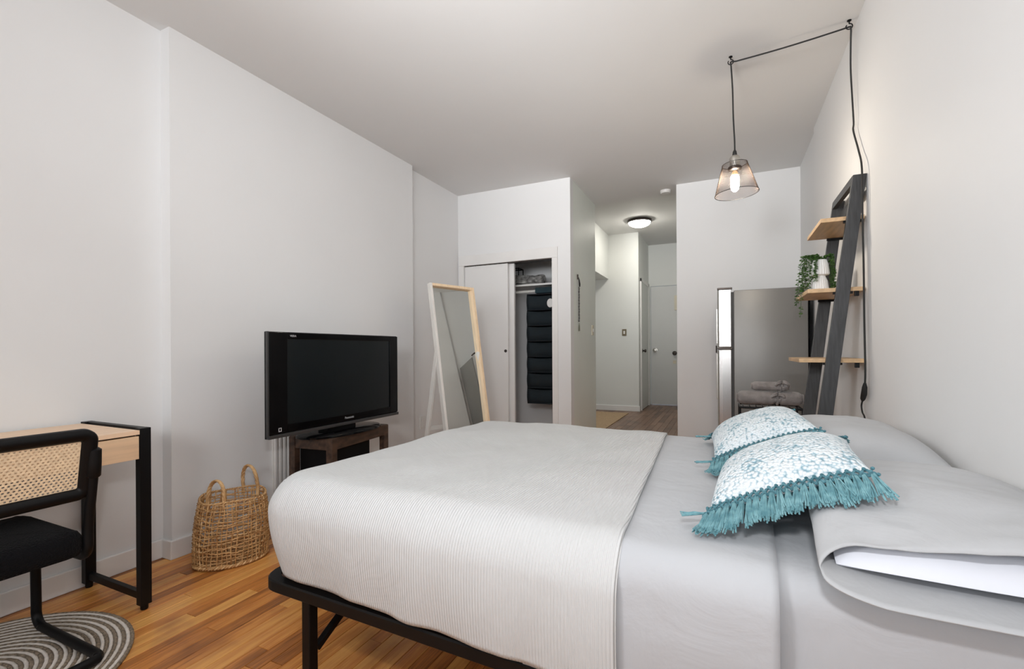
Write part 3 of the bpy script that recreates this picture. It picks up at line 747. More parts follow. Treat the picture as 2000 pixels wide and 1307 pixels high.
mbox(.022, W_-.022, LEN-.022, LEN, -.04, 0).build('bottom_rail', M['pine'], mr, bevel=.002)
mbox(.020, W_-.020, .02, LEN-.02, -.036, -.030).build('glass', M['mirror'], mr)
for (a, nm) in ((-.004, 'leg'), (W_-.026, 'leg')):
    p = mp_(a+.012, .34*LEN, -.02); q = p-n_*.22; q.z = 0
    s = e_*.011; d2 = (q-p).normalized(); t = d2.cross(e_).normalized()*.020
    q = q
    MB().hexa([p-s-t, p+s-t, p+s+t, p-s+t], [q-s-t, q+s-t, q+s+t, q-s+t]).build(nm, M['whitewood'], mr, bevel=.002)
p = mp_(.01, .34*LEN, -.02)-n_*.12; p.z = .45
MB().hexa([p+Vector((0, 0, -.015))-n_*.01, p+Vector((0, 0, -.015))+n_*.01, p+Vector((0, 0, .015))+n_*.01, p+Vector((0, 0, .015))-n_*.01],
          [p+e_*.44+Vector((0, 0, -.015))-n_*.01, p+e_*.44+Vector((0, 0, -.015))+n_*.01, p+e_*.44+Vector((0, 0, .015))+n_*.01, p+e_*.44+Vector((0, 0, .015))-n_*.01]).build('crossbar', M['whitewood'], mr)

# ------------------------------------------------------------------ closet contents
tag(MB().box(-2.70, -1.465, 4.58, 5.08, 1.762, 1.782).build('closet_shelf', M['trim'], bevel=.002), 'white shelf across the top of the open closet', 'shelf')
tag(MB().tube([(-2.70, 4.60, 1.703), (-1.465, 4.60, 1.703)], .015, n=14).build('closet_rod', M['dowel'], smooth=True), 'white hanging rod below the closet shelf', 'rod')
og = thing('hanging_organizer', 'dark teal fabric hanging shelf organizer in the open closet', 'organizer', (-1.73, 4.62, .50))
ox0, ox1, oy0, oy1 = -1.895, -1.545, 4.49, 4.72
MB().box(-1.808, -1.56, 4.50, 4.70, 1.668, 1.728, .008).build('top_hanger', M['teal_inner'], og)
mb = MB(); nz_ = 40
def side(x, s):
    P = [[Vector((x+s*(.006*abs(math.sin(PI*k/nz_*7)))*-1, oy0+(oy1-oy0)*j/3, .515+(1.662-.515)*k/nz_)) for j in range(4)] for k in range(nz_+1)]
    m_ = MB(); m_.grid(P); o = m_.build('side_panel', M['navy_dark'], og, smooth=True); md = o.modifiers.new('s', 'SOLIDIFY'); md.thickness = .006
side(ox0, 1); side(ox1, -1)
MB().box(ox0, ox1, oy1-.004, oy1, .515, 1.662).build('back_panel', M['teal_inner'], og)
for k in range(8):
    z = .515+(1.655-.515)*k/7
    MB().box(ox0+.002, ox1-.002, oy0-.004, oy1, z-.004, z+.006, .002).build('shelf', M['navy_dark'], og)
for k in range(7):
    z = .515+(1.655-.515)*k/7
    P = [[Vector((ox0+.004+(ox1-ox0-.008)*i/10, oy0+.003+.004*math.sin(i*.9+k), z+.003+(.150-.012*math.sin(PI*i/10))*j/2)) for j in range(3)] for i in range(11)]
    m_ = MB(); m_.grid(P); o = m_.build('drape', M['navy'], og, smooth=True); md = o.modifiers.new('s', 'SOLIDIFY'); md.thickness = .004
mb = MB(); mb.lathe([(0, 0), (.034, .0), (.036, .004), (.032, .009), (0, .010)], n=24); mb.v = [Vector((-1.632+v.x, 4.487-v.z, 1.557+v.y*1.3)) for v in mb.v]
tag(mb.build('price_tag', M['white_plastic'], smooth=True), 'round white tag hanging on the front of the dark teal organizer', 'tag')
# speckled knit bundle and wire stand on the shelf
mb = MB(); P = []
for i in range(29):
    a = i/28*PI; row = []
    for j in range(40):
        b = 2*PI*j/40
        r = math.sin(a)**.7
        p = Vector((-2.02+.235*r*math.cos(b), 4.77+.12*r*math.sin(b), 1.784+.055*(1-math.cos(a))*.98))
        k = noise.noise(p*11)*.022+noise.noise(p*28)*.010
        p += Vector((k*math.cos(b), k*math.sin(b), (k if math.cos(a) < .2 else 0)+.018*math.cos(b*2)*(a > 1.2)*(1)))
        p.z = max(p.z, 1.7825); row.append(p)
    P.append(row)
mb.grid(P, closed=True)
tag(mb.build('knit_bundle', M['knit'], smooth='all'), 'grey speckled bundled blanket on the closet shelf', 'blanket')
mb = MB()
for z in (1.789, 2.03):
    mb.tube([(-2.44, 4.93, z), (-2.183, 4.93, z), (-2.183, 5.06, z), (-2.44, 5.06, z)], .006, n=6, closed=True)
for (x, y) in ((-2.44, 4.93), (-2.183, 4.93), (-2.183, 5.06), (-2.44, 5.06)): mb.tube([(x, y, 1.783), (x, y, 2.03)], .006, n=6)
tag(mb.build('wire_crate', M['black'], smooth=True), 'black wire crate frame on the closet shelf behind the blanket', 'crate')

# beaded ornament on the passage wall
og = thing('beaded_hanging', 'black beaded string ornament with tassel hanging on the side wall', 'ornament', (-1.358, 4.57, 1.26))
MB().box(-1.365, -1.352, 4.548, 4.556, 1.79, 1.84).build('nail', M['darkmetal'], og)
y = 4.585
mb = MB()
for k in range(3):
    pts = [(-1.350, 4.553+.012*k, 1.81-.01*k), (-1.348, 4.56+.02*k, 1.765-.01*k), (-1.350, y-.006+.01*k, 1.72)]
    mb.tube(pts, .004, n=6)
mb.build('loop', M['bead'], og, smooth=True)
for k in range(24):
    z = 1.712-k*.0150; r = .0075+.001*(k % 2)
    mb = MB(); mb.lathe([(0, -r*.8), (r*.8, -r*.6), (r, 0), (r*.8, r*.6), (0, r*.8)], c=(-1.3555, y+.003*math.sin(k*1.3), z), n=10); mb.build('bead', M['bead'], og, smooth=True)
mb = MB()
for k in range(18):
    a = 2*PI*k/18; mb.tube([(-1.355, y, 1.355), (-1.355+.005*math.cos(a), y+.006*math.sin(a), 1.315), (-1.355+.007*math.cos(a), y+.011*math.sin(a), 1.265)], .0015, n=4)
mb.build('yarn_tassel', M['tassel'], og)

# hall ceiling light, smoke detector, mat
hl = thing('ceiling_light', 'round flush ceiling light with dark rim glowing in the hall', 'light', (-1.205, 7.40, 3.0))
mb = MB(); mb.lathe([(.165, 0), (.185, -.006), (.187, -.04), (.175, -.046), (.165, -.04)], c=(-1.205, 7.40, ZH), n=48); mb.build('rim', M['darkmetal'], hl, smooth=True)
mb = MB(); mb.lathe([(.168, -.038)]+[(.168*math.cos(a), -.038-.072*math.sin(a)) for a in [PI/2*i/8 for i in range(1, 9)]], c=(-1.205, 7.40, ZH), n=48); mb.build('diffuser', M['diffuser'], hl, smooth='all')
sd = MB(); sd.lathe([(.055, 0), (.055, -.018), (.045, -.03), (.0, -.032)], c=(-.565, 5.14, ZC), n=28)
tag(sd.build('smoke_detector', M['white_plastic'], smooth=True), 'small white round detector on the ceiling at the hall entrance', 'detector')
mm = MB().box(-2.12, -1.475, 6.15, 7.86, .0005, .010, .003); tag(mm.build('doormat', M['mat']), 'tan woven mat on the brown hall floor', 'mat')

# ------------------------------------------------------------------ refrigerator
rf = thing('refrigerator', 'tall grey steel refrigerator facing left against the far wall', 'refrigerator', (.27, 4.5, 0))
FY0, FY1 = 4.20, 4.86
MB().box(.066, .585, FY0, FY1, .03, 1.552, .008).build('cabinet', M['fridge'], rf, smooth=True)
MB().box(.042, .068, FY0+.012, FY1-.01, .05, 1.54).build('gasket', M['gasket'], rf)
def door(z0, z1):
    P = []
    prof = [(.046, FY0), (-.02, FY0-.001), (-.047, FY0+.004), (-.056, FY0+.02), (-.062, FY0+.33), (-.056, FY1-.02), (-.047, FY1-.004), (.046, FY1)]
    mb = MB(); mb.prism(prof, z0, z1); return mb
d_ = door(1.088, 1.562).build('freezer_door', M['steel'], rf, bevel=.003)
MB().box(-.075, -.058, FY1-.10, FY1-.07, 1.12, 1.45, .004).build('handle', M['nickel'], d_)
d_ = door(.06, 1.064).build('lower_door', M['steel'], rf, bevel=.003)
MB().box(-.075, -.058, FY1-.10, FY1-.07, .60, 1.03, .004).build('handle', M['nickel'], d_)
for z in (1.064, 1.560):
    MB().box(-.058, .055, FY0-.004, FY0+.035, z+.003, z+.018, .003).build('hinge', M['darkmetal'], rf)
MB().tube([(-.066, FY0-.004, 1.04), (-.066, FY0-.004, 1.10)], .005, n=8).build('hinge_pin', M['darkmetal'], rf)
MB().box(.586, .606, FY0+.05, FY1-.05, .06, 1.50).build('rear_panel', M['boxblack'], rf)
for (x, y) in ((.1, FY0+.05), (.1, FY1-.05), (.55, FY0+.05), (.55, FY1-.05)):
    MB().lathe([(.018, 0), (.018, .03)], c=(x, y, 0), n=12).build('foot', M['boxblack'], rf)

# ------------------------------------------------------------------ ladder shelf
ls = thing('ladder_shelf', 'charcoal ladder shelf with light wooden boards leaning on the right wall', 'shelf', (.45, 2.96, 0))
def lrail(y0, y1):
    return MB().hexa([(.327, y0, 0), (.395, y0, 0), (.395, y1, 0), (.327, y1, 0)], [(.569, y0, 1.914), (.624, y0, 1.914), (.624, y1, 1.914), (.569, y1, 1.914)])
lrail(2.735, 2.757).build('rail', M['charwood'], ls, bevel=.002); lrail(3.185, 3.207).build('rail', M['charwood'], ls, bevel=.002)
def rx(z): return .327+(.569-.327)*z/1.914
MB().hexa([(rx(1.87), 2.757, 1.87), (rx(1.87)+.022, 2.757, 1.87), (rx(1.87)+.022, 3.185, 1.87), (rx(1.87), 3.185, 1.87)],
          [(.569, 2.757, 1.914), (.591, 2.757, 1.914), (.591, 3.185, 1.914), (.569, 3.185, 1.914)]).build('top_bar', M['charwood'], ls)
MB().box(.600, .612, 2.757, 3.185, 1.80, 1.845).build('wall_bar', M['charwood'], ls)
for (x0, z, t) in ((.440, 1.722, .020), (.382, 1.372, .020), (.343, 1.020, .020), (.305, .668, .02)):
    sh = MB(); sh.box(x0, .619, 2.759, 3.183, z-t, z, .0015); sh.build('board', M['oak'], ls)
    for y_ in ((2.757, 2.775), (3.167, 3.185)):
        mb = MB(); mb.box(rx(z)-.01, rx(z)+.07, y_[0], y_[1], z-t-.012, z-t-.0005); mb.build('bracket', M['black'], ls)
    MB().box(.578, .596, 2.757, 2.775, z-t-.025, z-t, .002).build('clip', M['black'], ls)

# potted trailing plant
pc = (.468, 2.965, 1.3725)
pl = thing('potted_plant', 'small trailing green plant in a white fluted two-tier pot on the shelf', 'plant', pc)
mb = MB(); mb.lathe([(0, .0005), (.040, .0005), (.041, .004), (.034, .06), (.024, .086), (.023, .090), (.040, .094), (.043, .100), (.037, .150), (.030, .176), (.026, .176), (.030, .14), (0, .14)], c=pc, n=96, flute=24, amp=.03)
mb.build('pot', M['ceramic'], pl, smooth=True)
rnd = random.Random(5)
def leaf(mb, p, d, L):
    d = d.normalized(); s = d.cross(Vector((0, 0, 1))); s = s.normalized() if s.length > .1 else Vector((1, 0, 0)); u = s.cross(d).normalized()
    mb.add([p, p+d*L*.4+s*L*.28+u*L*.1, p+d*L*.8+s*L*.18, p+d*L, p+d*L*.8-s*L*.18, p+d*L*.4-s*L*.28+u*L*.1, p+d*L*.5-u*L*.14, p+d*L*.5+u*L*.12],
           [(0, 1, 7), (1, 2, 7), (2, 3, 7), (3, 4, 7), (4, 5, 7), (5, 0, 7), (1, 0, 6), (2, 1, 6), (3, 2, 6), (4, 3, 6), (5, 4, 6), (0, 5, 6)])
vines = [(-2.75, .075, .33, .02), (-2.5, .060, .20, 0), (-2.05, .05, .14, 0), (3.1, .068, .24, .01), (2.7, .060, .17, 0), (-.5, .055, .18, 0), (-.1, .052, .18, 0), (.5, .055, .18, 0), (1.4, .05, .15, 0), (2.1, .05, .12, 0), (-2.95, .085, .27, .02)]
for (a, out, drop, xx) in vines:
    mb = MB(); pts = []; K = 16
    for k in range(K+1):
        f = k/K
        if f < .25:
            g = f/.25; r = .012+(out-.012)*g; z = .176+.024*math.sin(g*PI*.6)
        else:
            g = (f-.25)/.75; r = out+.010*math.sin(g*2)+xx*g; z = .176+.0228-drop*g
        pts.append(Vector((pc[0]+r*math.cos(a), pc[1]+r*math.sin(a)*.9, pc[2]+z)))
    if abs(math.cos(a)) < 2:
        for p in pts:
            if p.x > .375 and p.z < pc[2]+.012 : p.z = pc[2]+.012
    mb.tube(pts, .0012, n=4)
    v = mb.build('vine', M['stem'], pl)
    lb = MB()
    for i in range(len(pts)-1):
        for q in range(9 if drop > .1 else 7):
            p = pts[i].lerp(pts[i+1], rnd.random()); an = rnd.uniform(0, 2*PI)
            leaf(lb, p, Vector((math.cos(an), math.sin(an), rnd.uniform(-.5, .35))), rnd.uniform(.011, .018))
    lb.build('foliage', M['leaf'], v, fix=False)

# ------------------------------------------------------------------ towels on wire stand
rk = thing('wire_stand', 'black wire stand holding rolled towels beside the refrigerator', 'stand', (.26, 3.40, 0))
for (x, y) in ((.085, 3.28), (.085, 3.52), (.425, 3.28), (.425, 3.52)):
    MB().tube([(x, y, 0), (x, y, .70)], .006, n=8).build('leg', M['black'], rk, smooth=True)
mb = MB(); mb.tube([(.085, 3.28, .70), (.425, 3.28, .70), (.425, 3.52, .70), (.085, 3.52, .70)], .007, n=8, closed=True); mb.build('top_rim', M['black'], rk, smooth=True)
mb = MB(); mb.tube([(.085, 3.28, .30), (.425, 3.28, .30), (.425, 3.52, .30), (.085, 3.52, .30)], .006, n=8, closed=True); mb.build('lower_rim', M['black'], rk, smooth=True)
for k in range(9):
    x = .105+k*.0375; MB().tube([(x, 3.28, .70), (x, 3.52, .70)], .003, n=6).build('wire', M['black'], rk)
for z in (.55, .42):
    MB().tube([(.085, 3.28, z), (.425, 3.28, z)], .003, n=6).build('wire', M['black'], rk)
def towel(name, label, c, L, r, tie, yaw_, seed):
    t = thing(name, label, 'towel', (c[0], c[1], c[2]-r), group='rolled towels on the wire stand')
    R = Matrix.Translation(c) @ Matrix.Rotation(yaw_, 4, 'Z')
    P = []; n = 40
    for i in range(n+1):
        x = -L/2+L*i/n; f = i/n; pinch = 1-.34*math.exp(-((f-tie)/.05)**2)
        end = (1-abs(2*f-1)**14)**.5 if 0 < i < n else .55
        row = []
        for j in range(32):
            a = 2*PI*j/32; rr = r*pinch*end*(1+.05*noise.noise(Vector((x*12, math.cos(a)*2+seed, math.sin(a)*2))))
            row.append(R @ Vector((x, rr*1.15*math.cos(a), rr*.92*math.sin(a)+(1-pinch)*0)))
        P.append(row)
    mb = MB(); mb.grid(P, closed=True); mb.f.append(tuple(range(32))); mb.f.append(tuple(n*32+k for k in range(32))[::-1])
    mb.build('roll', M['towel'], t, smooth='all')
    # spiral edge at each end
    mb = MB()
    for e in (-1, 1):
        pts = [R @ Vector((e*(L/2-.001), (r*.75*k/40)*math.cos(k*.42)*1.1, (r*.75*k/40)*math.sin(k*.42)*.9)) for k in range(4, 41)]
        mb.tube(pts, .0035, n=5)
    mb.build('rolled_edge', M['towel'], t, smooth=True)
    # tie band with two ruffled loops
    mb = MB(); x = -L/2+L*tie
    pts = [R @ Vector((x, r*.80*1.15*math.cos(a), r*.80*math.sin(a))) for a in [2*PI*k/24 for k in range(24)]]
    mb.tube(pts, .009, n=6, closed=True)
    for s in (-1, 1):
        for m_ in range(2):
            q = [R @ Vector((x+s*(.004+.030*math.sin(PI*k/10)), -r*.75-.012-.010*math.sin(PI*k/5)-.004*m_, .010+s*.0+(.024*math.cos(PI*k/10))*(1-.4*m_))) for k in range(11)]
            mb.tube(q, .0075, n=6)
    mb.build('tie', M['towel'], t, smooth='all')
towel('rolled_towel', 'larger grey rolled towel lying at the bottom on the black wire stand', (.255, 3.40, .7535), .375, .048, .62, .03, 2)
towel('rolled_towel', 'smaller grey rolled towel resting on top of the larger towel', (.262, 3.40, .8300), .215, .031, .80, -.02, 6)

# ------------------------------------------------------------------ pendant lamp
pd = thing('pendant_lamp', 'hanging plug-in pendant lamp with bronze mesh shade and lit bulb', 'lamp', (.056, 2.95, 1.96))
LX, LY = .056, 2.95
H1 = Vector((.038, 2.95, 2.722)); H2 = Vector((.588, 2.885, 2.722))
cordp = [Vector((LX, LY, 2.17)), Vector((LX, LY, 2.26)), Vector((.050, LY, 2.40)), Vector((.047, LY, 2.56)), Vector((.040, LY, 2.70)), H1+Vector((0, 0, .003))]
for k in range(1, 20):
    f = k/20; cordp.append(H1.lerp(H2, f)+Vector((0, 0, -.006*math.sin(PI*f))))
cordp.append(H2)
def smoothpts(ps, n=6):
    out = []
    for i in range(len(ps)-1):
        p0 = ps[max(0, i-1)]; p1 = ps[i]; p2 = ps[i+1]; p3 = ps[min(len(ps)-1, i+2)]
        for k in range(n):
            t = k/n; out.append(.5*((2*p1)+(p2-p0)*t+(2*p0-5*p1+4*p2-p3)*t*t+(-p0+3*p1-3*p2+p3)*t**3))
    out.append(ps[-1]); return out
wallc = [Vector(p) for p in [(.592, 2.87, 2.705), (.594, 2.885, 2.64), (.598, 2.91, 2.52), (.602, 2.90, 2.36), (.604, 2.885, 2.23), (.606, 2.90, 2.19), (.606, 2.80, 2.05), (.600, 2.715, 1.93), (.598, 2.700, 1.69), (.600, 2.695, 1.47), (.600, 2.690, 1.22), (.600, 2.677, .975), (.600, 2.685, .90)]]
MB().tube(smoothpts(cordp+wallc[:], 5), .0042, n=8).build('cord', M['cord'], pd, smooth=True)
MB().tube([(.600, 2.686, .905), (.601, 2.694, .885), (.602, 2.712, .850), (.603, 2.735, .828), (.603, 2.742, .815)], [.006, .011, .013, .011, .005], n=10).build('inline_switch', M['cord'], pd, smooth=True)
MB().tube(smoothpts([Vector(p) for p in [(.603, 2.742, .818), (.603, 2.762, .79), (.602, 2.74, .76), (.601, 2.69, .73), (.602, 2.66, .60), (.605, 2.66, .35)]], 6), .0038, n=8).build('cord', M['cord'], pd, smooth=True)
mb = MB(); mb.lathe([(.005, 2.215), (.010, 2.205), (.013, 2.185), (.010, 2.178)], c=(LX, LY, 0), n=16); mb.build('strain_relief', M['cord'], pd, smooth=True)
mb = MB(); mb.lathe([(.0, 2.182), (.020, 2.180), (.026, 2.172), (.028, 2.168), (.028, 2.115), (.026, 2.112), (0, 2.112)], c=(LX, LY, 0), n=28); mb.build('socket', M['nickel'], pd, smooth=True)
mb = MB(); mb.lathe([(.034, 2.118), (.038, 2.112), (.036, 2.100), (.024, 2.092), (0, 2.092)], c=(LX, LY, 0), n=24); mb.build('collar', M['darkmetal'], pd, smooth=True)
mb = MB(); mb.lathe([(.012, 2.095), (.016, 2.080), (.020, 2.068)], c=(LX, LY, 0), n=20); mb.build('bulb_neck', M['bulbneck'], pd, smooth='all')
mb = MB(); mb.lathe([(.018, 2.070), (.0225, 2.055), (.0225, 2.005), (.019, 1.988), (.010, 1.978), (0, 1.975)], c=(LX, LY, 0), n=24); mb.build('bulb', M['bulb'], pd, smooth='all')
tiltM = Matrix.Translation((LX, LY, 2.12)) @ Matrix.Rotation(math.radians(-3), 4, 'Y') @ Matrix.Translation((-LX, -LY, -2.12))
rt, rb, zt, zb_ = .066, .115, 2.132, 1.962
sg = MB(tiltM); NS, NR = 120, 40; P = []
for i in range(NR+1):
    f = i/NR
    P.append([Vector((LX+(rt+(rb-rt)*f)*math.cos(2*PI*(k+.5*(i % 2))/NS), LY+(rt+(rb-rt)*f)*math.sin(2*PI*(k+.5*(i % 2))/NS), zt+(zb_-zt)*f)) for k in range(NS)])
sg.grid(P, closed=True)
o = sg.build('shade', M['mesh'], pd); wm = o.modifiers.new('w', 'WIREFRAME'); wm.thickness = .0011; wm.use_even_offset = False; wm.use_boundary = True
for (r, z) in ((rt, zt), (rb, zb_)):
    mb = MB(tiltM); mb.tube([(LX+r*math.cos(a), LY+r*math.sin(a), z) for a in [2*PI*k/64 for k in range(64)]], .0018, n=6, closed=True); mb.build('shade_ring', M['black'], pd, smooth=True)
mb = MB(tiltM)
for k in range(3):
    a = 2*PI*k/3+.4; mb.tube([(LX+.030*math.cos(a), LY+.030*math.sin(a), 2.113), (LX+rt*math.cos(a), LY+rt*math.sin(a), zt)], .0018, n=6)
mb.build('shade_spider', M['black'], pd)
for (h, lab) in ((H1, 'small black ceiling hook above the hanging lamp shade'), (H2, 'small black ceiling hook near the right wall')):
    mb = MB(); mb.lathe([(.010, ZC-.0005), (.010, ZC-.004), (.003, ZC-.006), (.003, ZC-.018)], c=(h.x, h.y, 0), n=14)
    mb.tube([(h.x+.014*math.sin(a), h.y, ZC-.032+.014*math.cos(a)) for a in [2*PI*k/20*.86 for k in range(21)]], .0028, n=8)
    tag(mb.build('ceiling_hook', M['black'], smooth=True), lab, 'hook', 'ceiling hooks carrying the lamp cord')

# ------------------------------------------------------------------ desk
dk = thing('desk', 'light maple desk with black metal legs against the left wall', 'desk', (-2.43, .60, 0))
DY0, DY1 = .05, 1.125
def fbox(*a, n='leg'): return MB().box(*a, .0015).build(n, M['black'], dk)
for (ya, yb) in ((DY1-.040, DY1), (DY0, DY0+.040)):
    fbox(-2.225, -2.190, ya, yb, .022, .757); fbox(-2.664, -2.629, ya, yb, .022, .757)
    fbox(-2.629, -2.225, ya+.012, yb-.002, .738, .757, n='top_strip'); fbox(-2.629, -2.225, ya+.010, yb-.010, .040, .070, n='foot_rail')
    for x in (-2.207, -2.646): MB().lathe([(.012, 0), (.014, .004), (.014, .022)], c=(x, (ya+yb)/2, 0), n=14).build('foot', M['black'], dk, smooth=True)
MB().box(-2.660, -2.192, DY0+.040, DY1-.040, .732, .750, .0015).build('desktop', M['maple'], dk)
MB().box(-2.640, -2.215, DY0+.045, DY1-.045, .640, .730).build('carcass', M['black'], dk)
for (a, b) in ((DY0+.042, .586), (.590, DY1-.042)):
    d_ = MB().box(-2.213, -2.194, a, b, .632, .726, .001).build('drawer_front', M['maple_edge'], dk)

# ------------------------------------------------------------------ cantilever chair
ch = thing('cane_chair', 'black cantilever chair with cane backrest and black boucle seat at the desk', 'chair', (-2.19, .61, 0))
CYR, CYL = .845, .375; r_ = .0155
def sidepath(y):
    p = [(-1.985, y, .735), (-1.992, y, .66), (-2.012, y, .55), (-2.028, y, .46)]
    p += [(-2.078+.05*math.cos(a), y, .400+.05*math.sin(a)) for a in [-PI*.5*k/6 for k in range(0, 7)]]
    p += [(-2.14, y, .349), (-2.27, y, .354), (-2.37, y, .362)]
    p += [(-2.385-.035*math.sin(a), y, .330+.035*math.cos(a)) for a in [PI*.5*k/5 for k in range(0, 6)]]
    p += [(-2.418, y, .24), (-2.414, y, .10)]
    p += [(-2.364-.05*math.cos(a), y, .067-.05*math.sin(a)) for a in [PI*.5*k/6 for k in range(0, 7)]]
    p += [(-2.25, y, .017), (-2.10, y, .017), (-1.99, y, .017)]
    return [Vector(v) for v in p]
RZ = .013   # the runners rest on the rug
p1 = sidepath(CYR); p2 = sidepath(CYL)
p1 = [p+Vector((0, 0, RZ*max(0, 1-p.z/.5))) for p in p1]; p2 = [p+Vector((0, 0, RZ*max(0, 1-p.z/.5))) for p in p2]
back = [Vector((-1.955, CYR-.008, .017+RZ)), Vector((-1.94, CYR-.05, .017+RZ)), Vector((-1.94, CYL+.05, .017+RZ)), Vector((-1.955, CYL+.008, .017+RZ))]
MB().tube(smoothpts(p1+back+p2[::-1], 3), r_, n=14).build('tube_frame', M['black'], ch, smooth='all')
for y in (CYR, CYL):
    MB().tube([(-1.984, y, .742), (-1.9845, y, .735), (-1.986, y, .69), (-1.9905, y, .645), (-1.991, y, .640)], [.012, .0205, .0205, .0205, .0165], n=14).build('sleeve', M['black'], ch, smooth=True)
# seat
def rr2(x0, x1, y0, y1, r, n=8):
    o = []
    for (cx_, cy_, a0) in ((x1-r, y0+r, -PI/2), (x1-r, y1-r, 0), (x0+r, y1-r, PI/2), (x0+r, y0+r, PI)):
        for i in range(n+1): a = a0+PI/2*i/n; o.append((cx_+r*math.cos(a), cy_+r*math.sin(a)))
    return o
P = []
for (o_, z) in ((.03, .366), (.006, .372), (0, .39), (0, .425), (.012, .447), (.035, .458), (.08, .464), (.14, .466)):
    P.append([Vector((x, y, z+.004*noise.noise(Vector((x*60, y*60, z*60))))) for (x, y) in rr2(-2.455+o_, -2.012-o_, .380+o_, .842-o_, max(.02, .060-o_))])
mb = MB(); mb.grid(P, closed=True); k_ = len(P[0]); mb.f.append(tuple((len(P)-1)*k_+i for i in range(k_))); mb.f.append(tuple(range(k_))[::-1])
mb.build('seat', M['boucle'], ch, smooth='all')
# backrest: local a along Y, b up the reclined plane
bt, bb = Vector((-1.972, 0, .812)), Vector((-2.020, 0, .566))
bh = (bt-bb).length; bd = (bt-bb).normalized(); bn = Vector((0, 1, 0)).cross(bd).normalized()
if bn.x < 0: bn = -bn
def bp_(y, b, c): 
    q = bb+bd*b+bn*c; return Vector((q.x, y, q.z))
def ring(y0, y1, b0, b1, r, n=8):
    return rr2(y0, y1, b0, b1, r, n)
YL, YR = .375, .852
prof = [(.0, -.008), (.0, .008), (.006, .015), (.020, .017), (.036, .013), (.044, .004), (.044, -.006), (.036, -.013), (.020, -.017), (.006, -.015)]
P = []
for (o_, c_) in prof+[prof[0]]:
    rr_ = max(.006, .045-o_); ring_ = ring(YL+o_, YR-o_, 0+o_*.95, bh-o_*.95, rr_)
    P.append([bp_(y, b, c_) for (y, b) in ring_])
mb = MB(); mb.grid(P, closed=True); mb.build('back_frame', M['blackwood'], ch, smooth='all')
# cane webbing with real holes
mb = MB(); cw, chh = .0125, .0098; rows = int((bh-.084)/chh)+1; y_a, y_b = YL+.040, YR-.040
hx = [(.0037, 0), (.0022, .0029), (-.0022, .0029), (-.0037, 0), (-.0022, -.0029), (.0022, -.0029)]
for i in range(rows):
    b0 = .042+i*chh; off_ = (i % 2)*cw/2
    ncol = int((y_b-y_a)/cw)+1
    for j in range(-1, ncol+1):
        y0 = max(y_a, y_a+j*cw+off_); y1 = min(y_b, y_a+(j+1)*cw+off_)
        if y1-y0 < .001: continue
        full = (y1-y0) > cw*.98
        if not full:
            mb.add([bp_(y0, b0, .001), bp_(y1, b0, .001), bp_(y1, b0+chh, .001), bp_(y0, b0+chh, .001)], [(0, 1, 2, 3)]); continue
        cy_, cb = (y0+y1)/2, b0+chh/2
        outp = [(y1, cb), (y1, b0+chh), (y0, b0+chh), (y0, cb), (y0, b0), (y1, b0)]
        vs = [bp_(a, b, .001) for (a, b) in outp]+[bp_(cy_+a, cb+b, .001) for (a, b) in hx]
        mb.add(vs, [(k, (k+1) % 6, 6+(k+1) % 6, 6+k) for k in range(6)])
o = mb.build('cane_panel', M['cane'], ch, fix=False); md = o.modifiers.new('s', 'SOLIDIFY'); md.thickness = .0018

# ------------------------------------------------------------------ round braided rug
rg = thing('round_rug', 'round braided rug with cream and grey-brown rings under the chair', 'rug', (-2.215, .590, 0))
RC = (-2.215, .590); NR_ = 36; RR = .435; wd = RR/NR_
for k in range(NR_):
    r0 = (k+.5)*wd; cot = (k % 2 == 0)
    if k == NR_-1: cot = False
    ww = wd*(.50 if True else .5)
    nseg = max(14, int(2*PI*r0/.011)); mb = MB()
    pts = [(RC[0]+r0*math.cos(2*PI*i/nseg), RC[1]+r0*math.sin(2*PI*i/nseg), .0062) for i in range(nseg)]
    rad = [ww*(1.06+.10*math.sin(i*2.2+k)) for i in range(nseg)]
    mb.tube(pts, rad, n=6, closed=True)
    mb.v = [Vector((v.x, v.y, max(.0006, min(.0125, .0062+(v.z-.0062)*.95)))) for v in mb.v]
    mb.build('braid', M['cotton'] if cot else M['jute'], rg, smooth='all', label='cream braid ring' if cot else 'grey-brown jute braid ring')

# ------------------------------------------------------------------ wicker basket
bk = thing('wicker_basket', 'open-weave honey wicker basket with two loop handles by the left wall', 'basket', (-2.33, 1.57, 0))
def bsk(a, z, dr=0.0):
    f = min(1, max(0, z/.325))
    cx_ = -2.318+(-2.352+2.318)*f; cy_ = 1.556+(1.590-1.556)*f
    ra = .162+(.148-.162)*f+.012*math.sin(PI*f); rb_ = .120+(.150-.120)*f+.010*math.sin(PI*f); rot = 1.05
    ra += dr; rb_ += dr
    x, y = ra*math.cos(a), rb_*math.sin(a)
    x_ = cx_+x*math.cos(rot)-y*math.sin(rot)
    y_ = cy_+x*math.sin(rot)+y*math.cos(rot)
    return Vector((x_, y_, z))
rnd = random.Random(3); NST = 46
ztop = lambda a: .322+.006*math.sin(3*a)
for k in range(NST):
    a = 2*PI*k/NST+rnd.uniform(-.025, .025); lean = rnd.uniform(-.07, .07); pts = []
    for i in range(15):
        f = i/14; z = .012+(ztop(a)-.016)*f
        pts.append(bsk(a+lean*f+.02*math.sin(f*9+k), z, .0035*math.sin(i*PI+k*PI)*1.0+.0008*rnd.uniform(-1, 1)))
    MB().tube(pts, rnd.uniform(.0026, .0042), n=5).build('stake', M['wicker'] if k % 3 else M['wicker2'], bk, smooth='all')
NW = 20
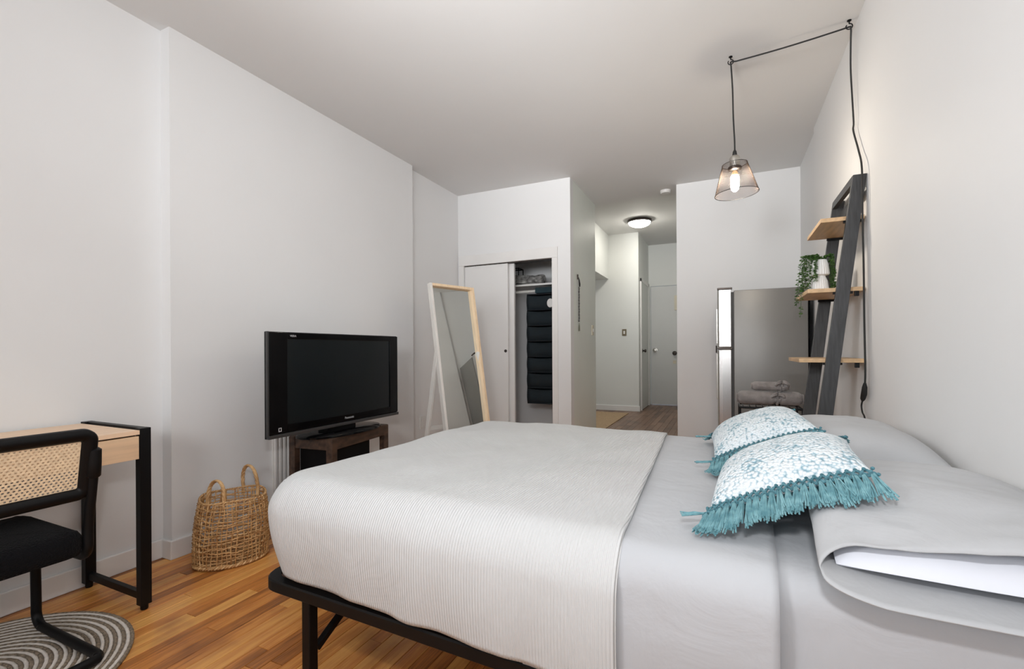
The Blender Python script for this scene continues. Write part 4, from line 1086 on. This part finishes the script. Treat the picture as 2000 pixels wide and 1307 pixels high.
for k in range(NW):
    z0 = .022+(.310-.022)*k/(NW-1); pts = []; ph = rnd.uniform(0, 6); am = rnd.uniform(.002, .0065); n = 92
    for i in range(n):
        a = 2*PI*i/n
        z = z0+am*math.sin(a*rnd.choice([3])+ph)+.0018*math.sin(a*11+ph)+.003*noise.noise(Vector((a*5, k*3.1, 0)))
        pts.append(bsk(a, max(.008, z), .0042*math.cos(PI*i+k*PI)))
    MB().tube(pts, rnd.uniform(.0026, .0040), n=5, closed=True).build('weaver', M['wicker2'] if k % 2 else M['wicker'], bk, smooth='all')
for (nm, z, r, tw) in (('base_rim', .013, .0085, 34), ('top_rim', .320, .0052, 40)):
    for s in (0, 1):
        mb = MB(); n = 180
        mb.tube([bsk(2*PI*i/n, z+(r*.55*math.sin(tw*2*PI*i/n+s*PI))+(.006*math.sin(6*PI*i/n) if z > .1 else 0), r*.6*math.cos(tw*2*PI*i/n+s*PI)) for i in range(n)], r*.62, n=6, closed=True)
        mb.v = [Vector((v.x, v.y, max(.0005, v.z))) for v in mb.v]
        mb.build(nm, M['wicker'] if s else M['wicker2'], bk, smooth='all')
# woven base of crossed strips
for k in range(9):
    t = -0.8+1.6*k/8; h = math.sqrt(max(0, 1-t*t))*.93
    def inner(u, v):
        p = Vector((u*.160, v*.118, 0)); rot = 1.05
        return Vector((-2.318+p.x*math.cos(rot)-p.y*math.sin(rot), 1.556+p.x*math.sin(rot)+p.y*math.cos(rot), .010))
    MB().tube([inner(t, -h), inner(t, 0)+Vector((0, 0, .002)), inner(t, h)], .0035, n=5).build('base_strip', M['wicker'], bk)
    MB().tube([inner(-h, t), inner(0, t)-Vector((0, 0, .002)), inner(h, t)], .0035, n=5).build('base_strip', M['wicker'], bk)
def handle(pA, pB, h, lean):
    pA, pB = Vector(pA), Vector(pB); mid = (pA+pB)/2; pts = []
    for i in range(29):
        t = PI*i/28
        p = mid+(pA-mid)*math.cos(t)*(1.0)+Vector((lean[0], lean[1], h))*(math.sin(t)**.75)
        pts.append(p)
    pts = [pA+Vector((0, 0, -.05))]+pts+[pB+Vector((0, 0, -.05))]
    mb = MB()
    for s in (0, 1, 2):
        q = []
        P_ = smoothpts(pts, 3)
        for i, p in enumerate(P_):
            a = i*.33+s*2*PI/3; q.append(p+Vector((math.cos(a)*.0042, math.sin(a)*.0042, math.cos(a+1)*.003)))
        mb.tube(q, .0058, n=6)
    mb.build('handle', M['wicker2'], bk, smooth='all')
handle((-2.385, 1.476, .315), (-2.262, 1.478, .318), .105, (.0, .01))
handle((-2.448, 1.712, .322), (-2.345, 1.724, .322), .120, (.0, -.01))
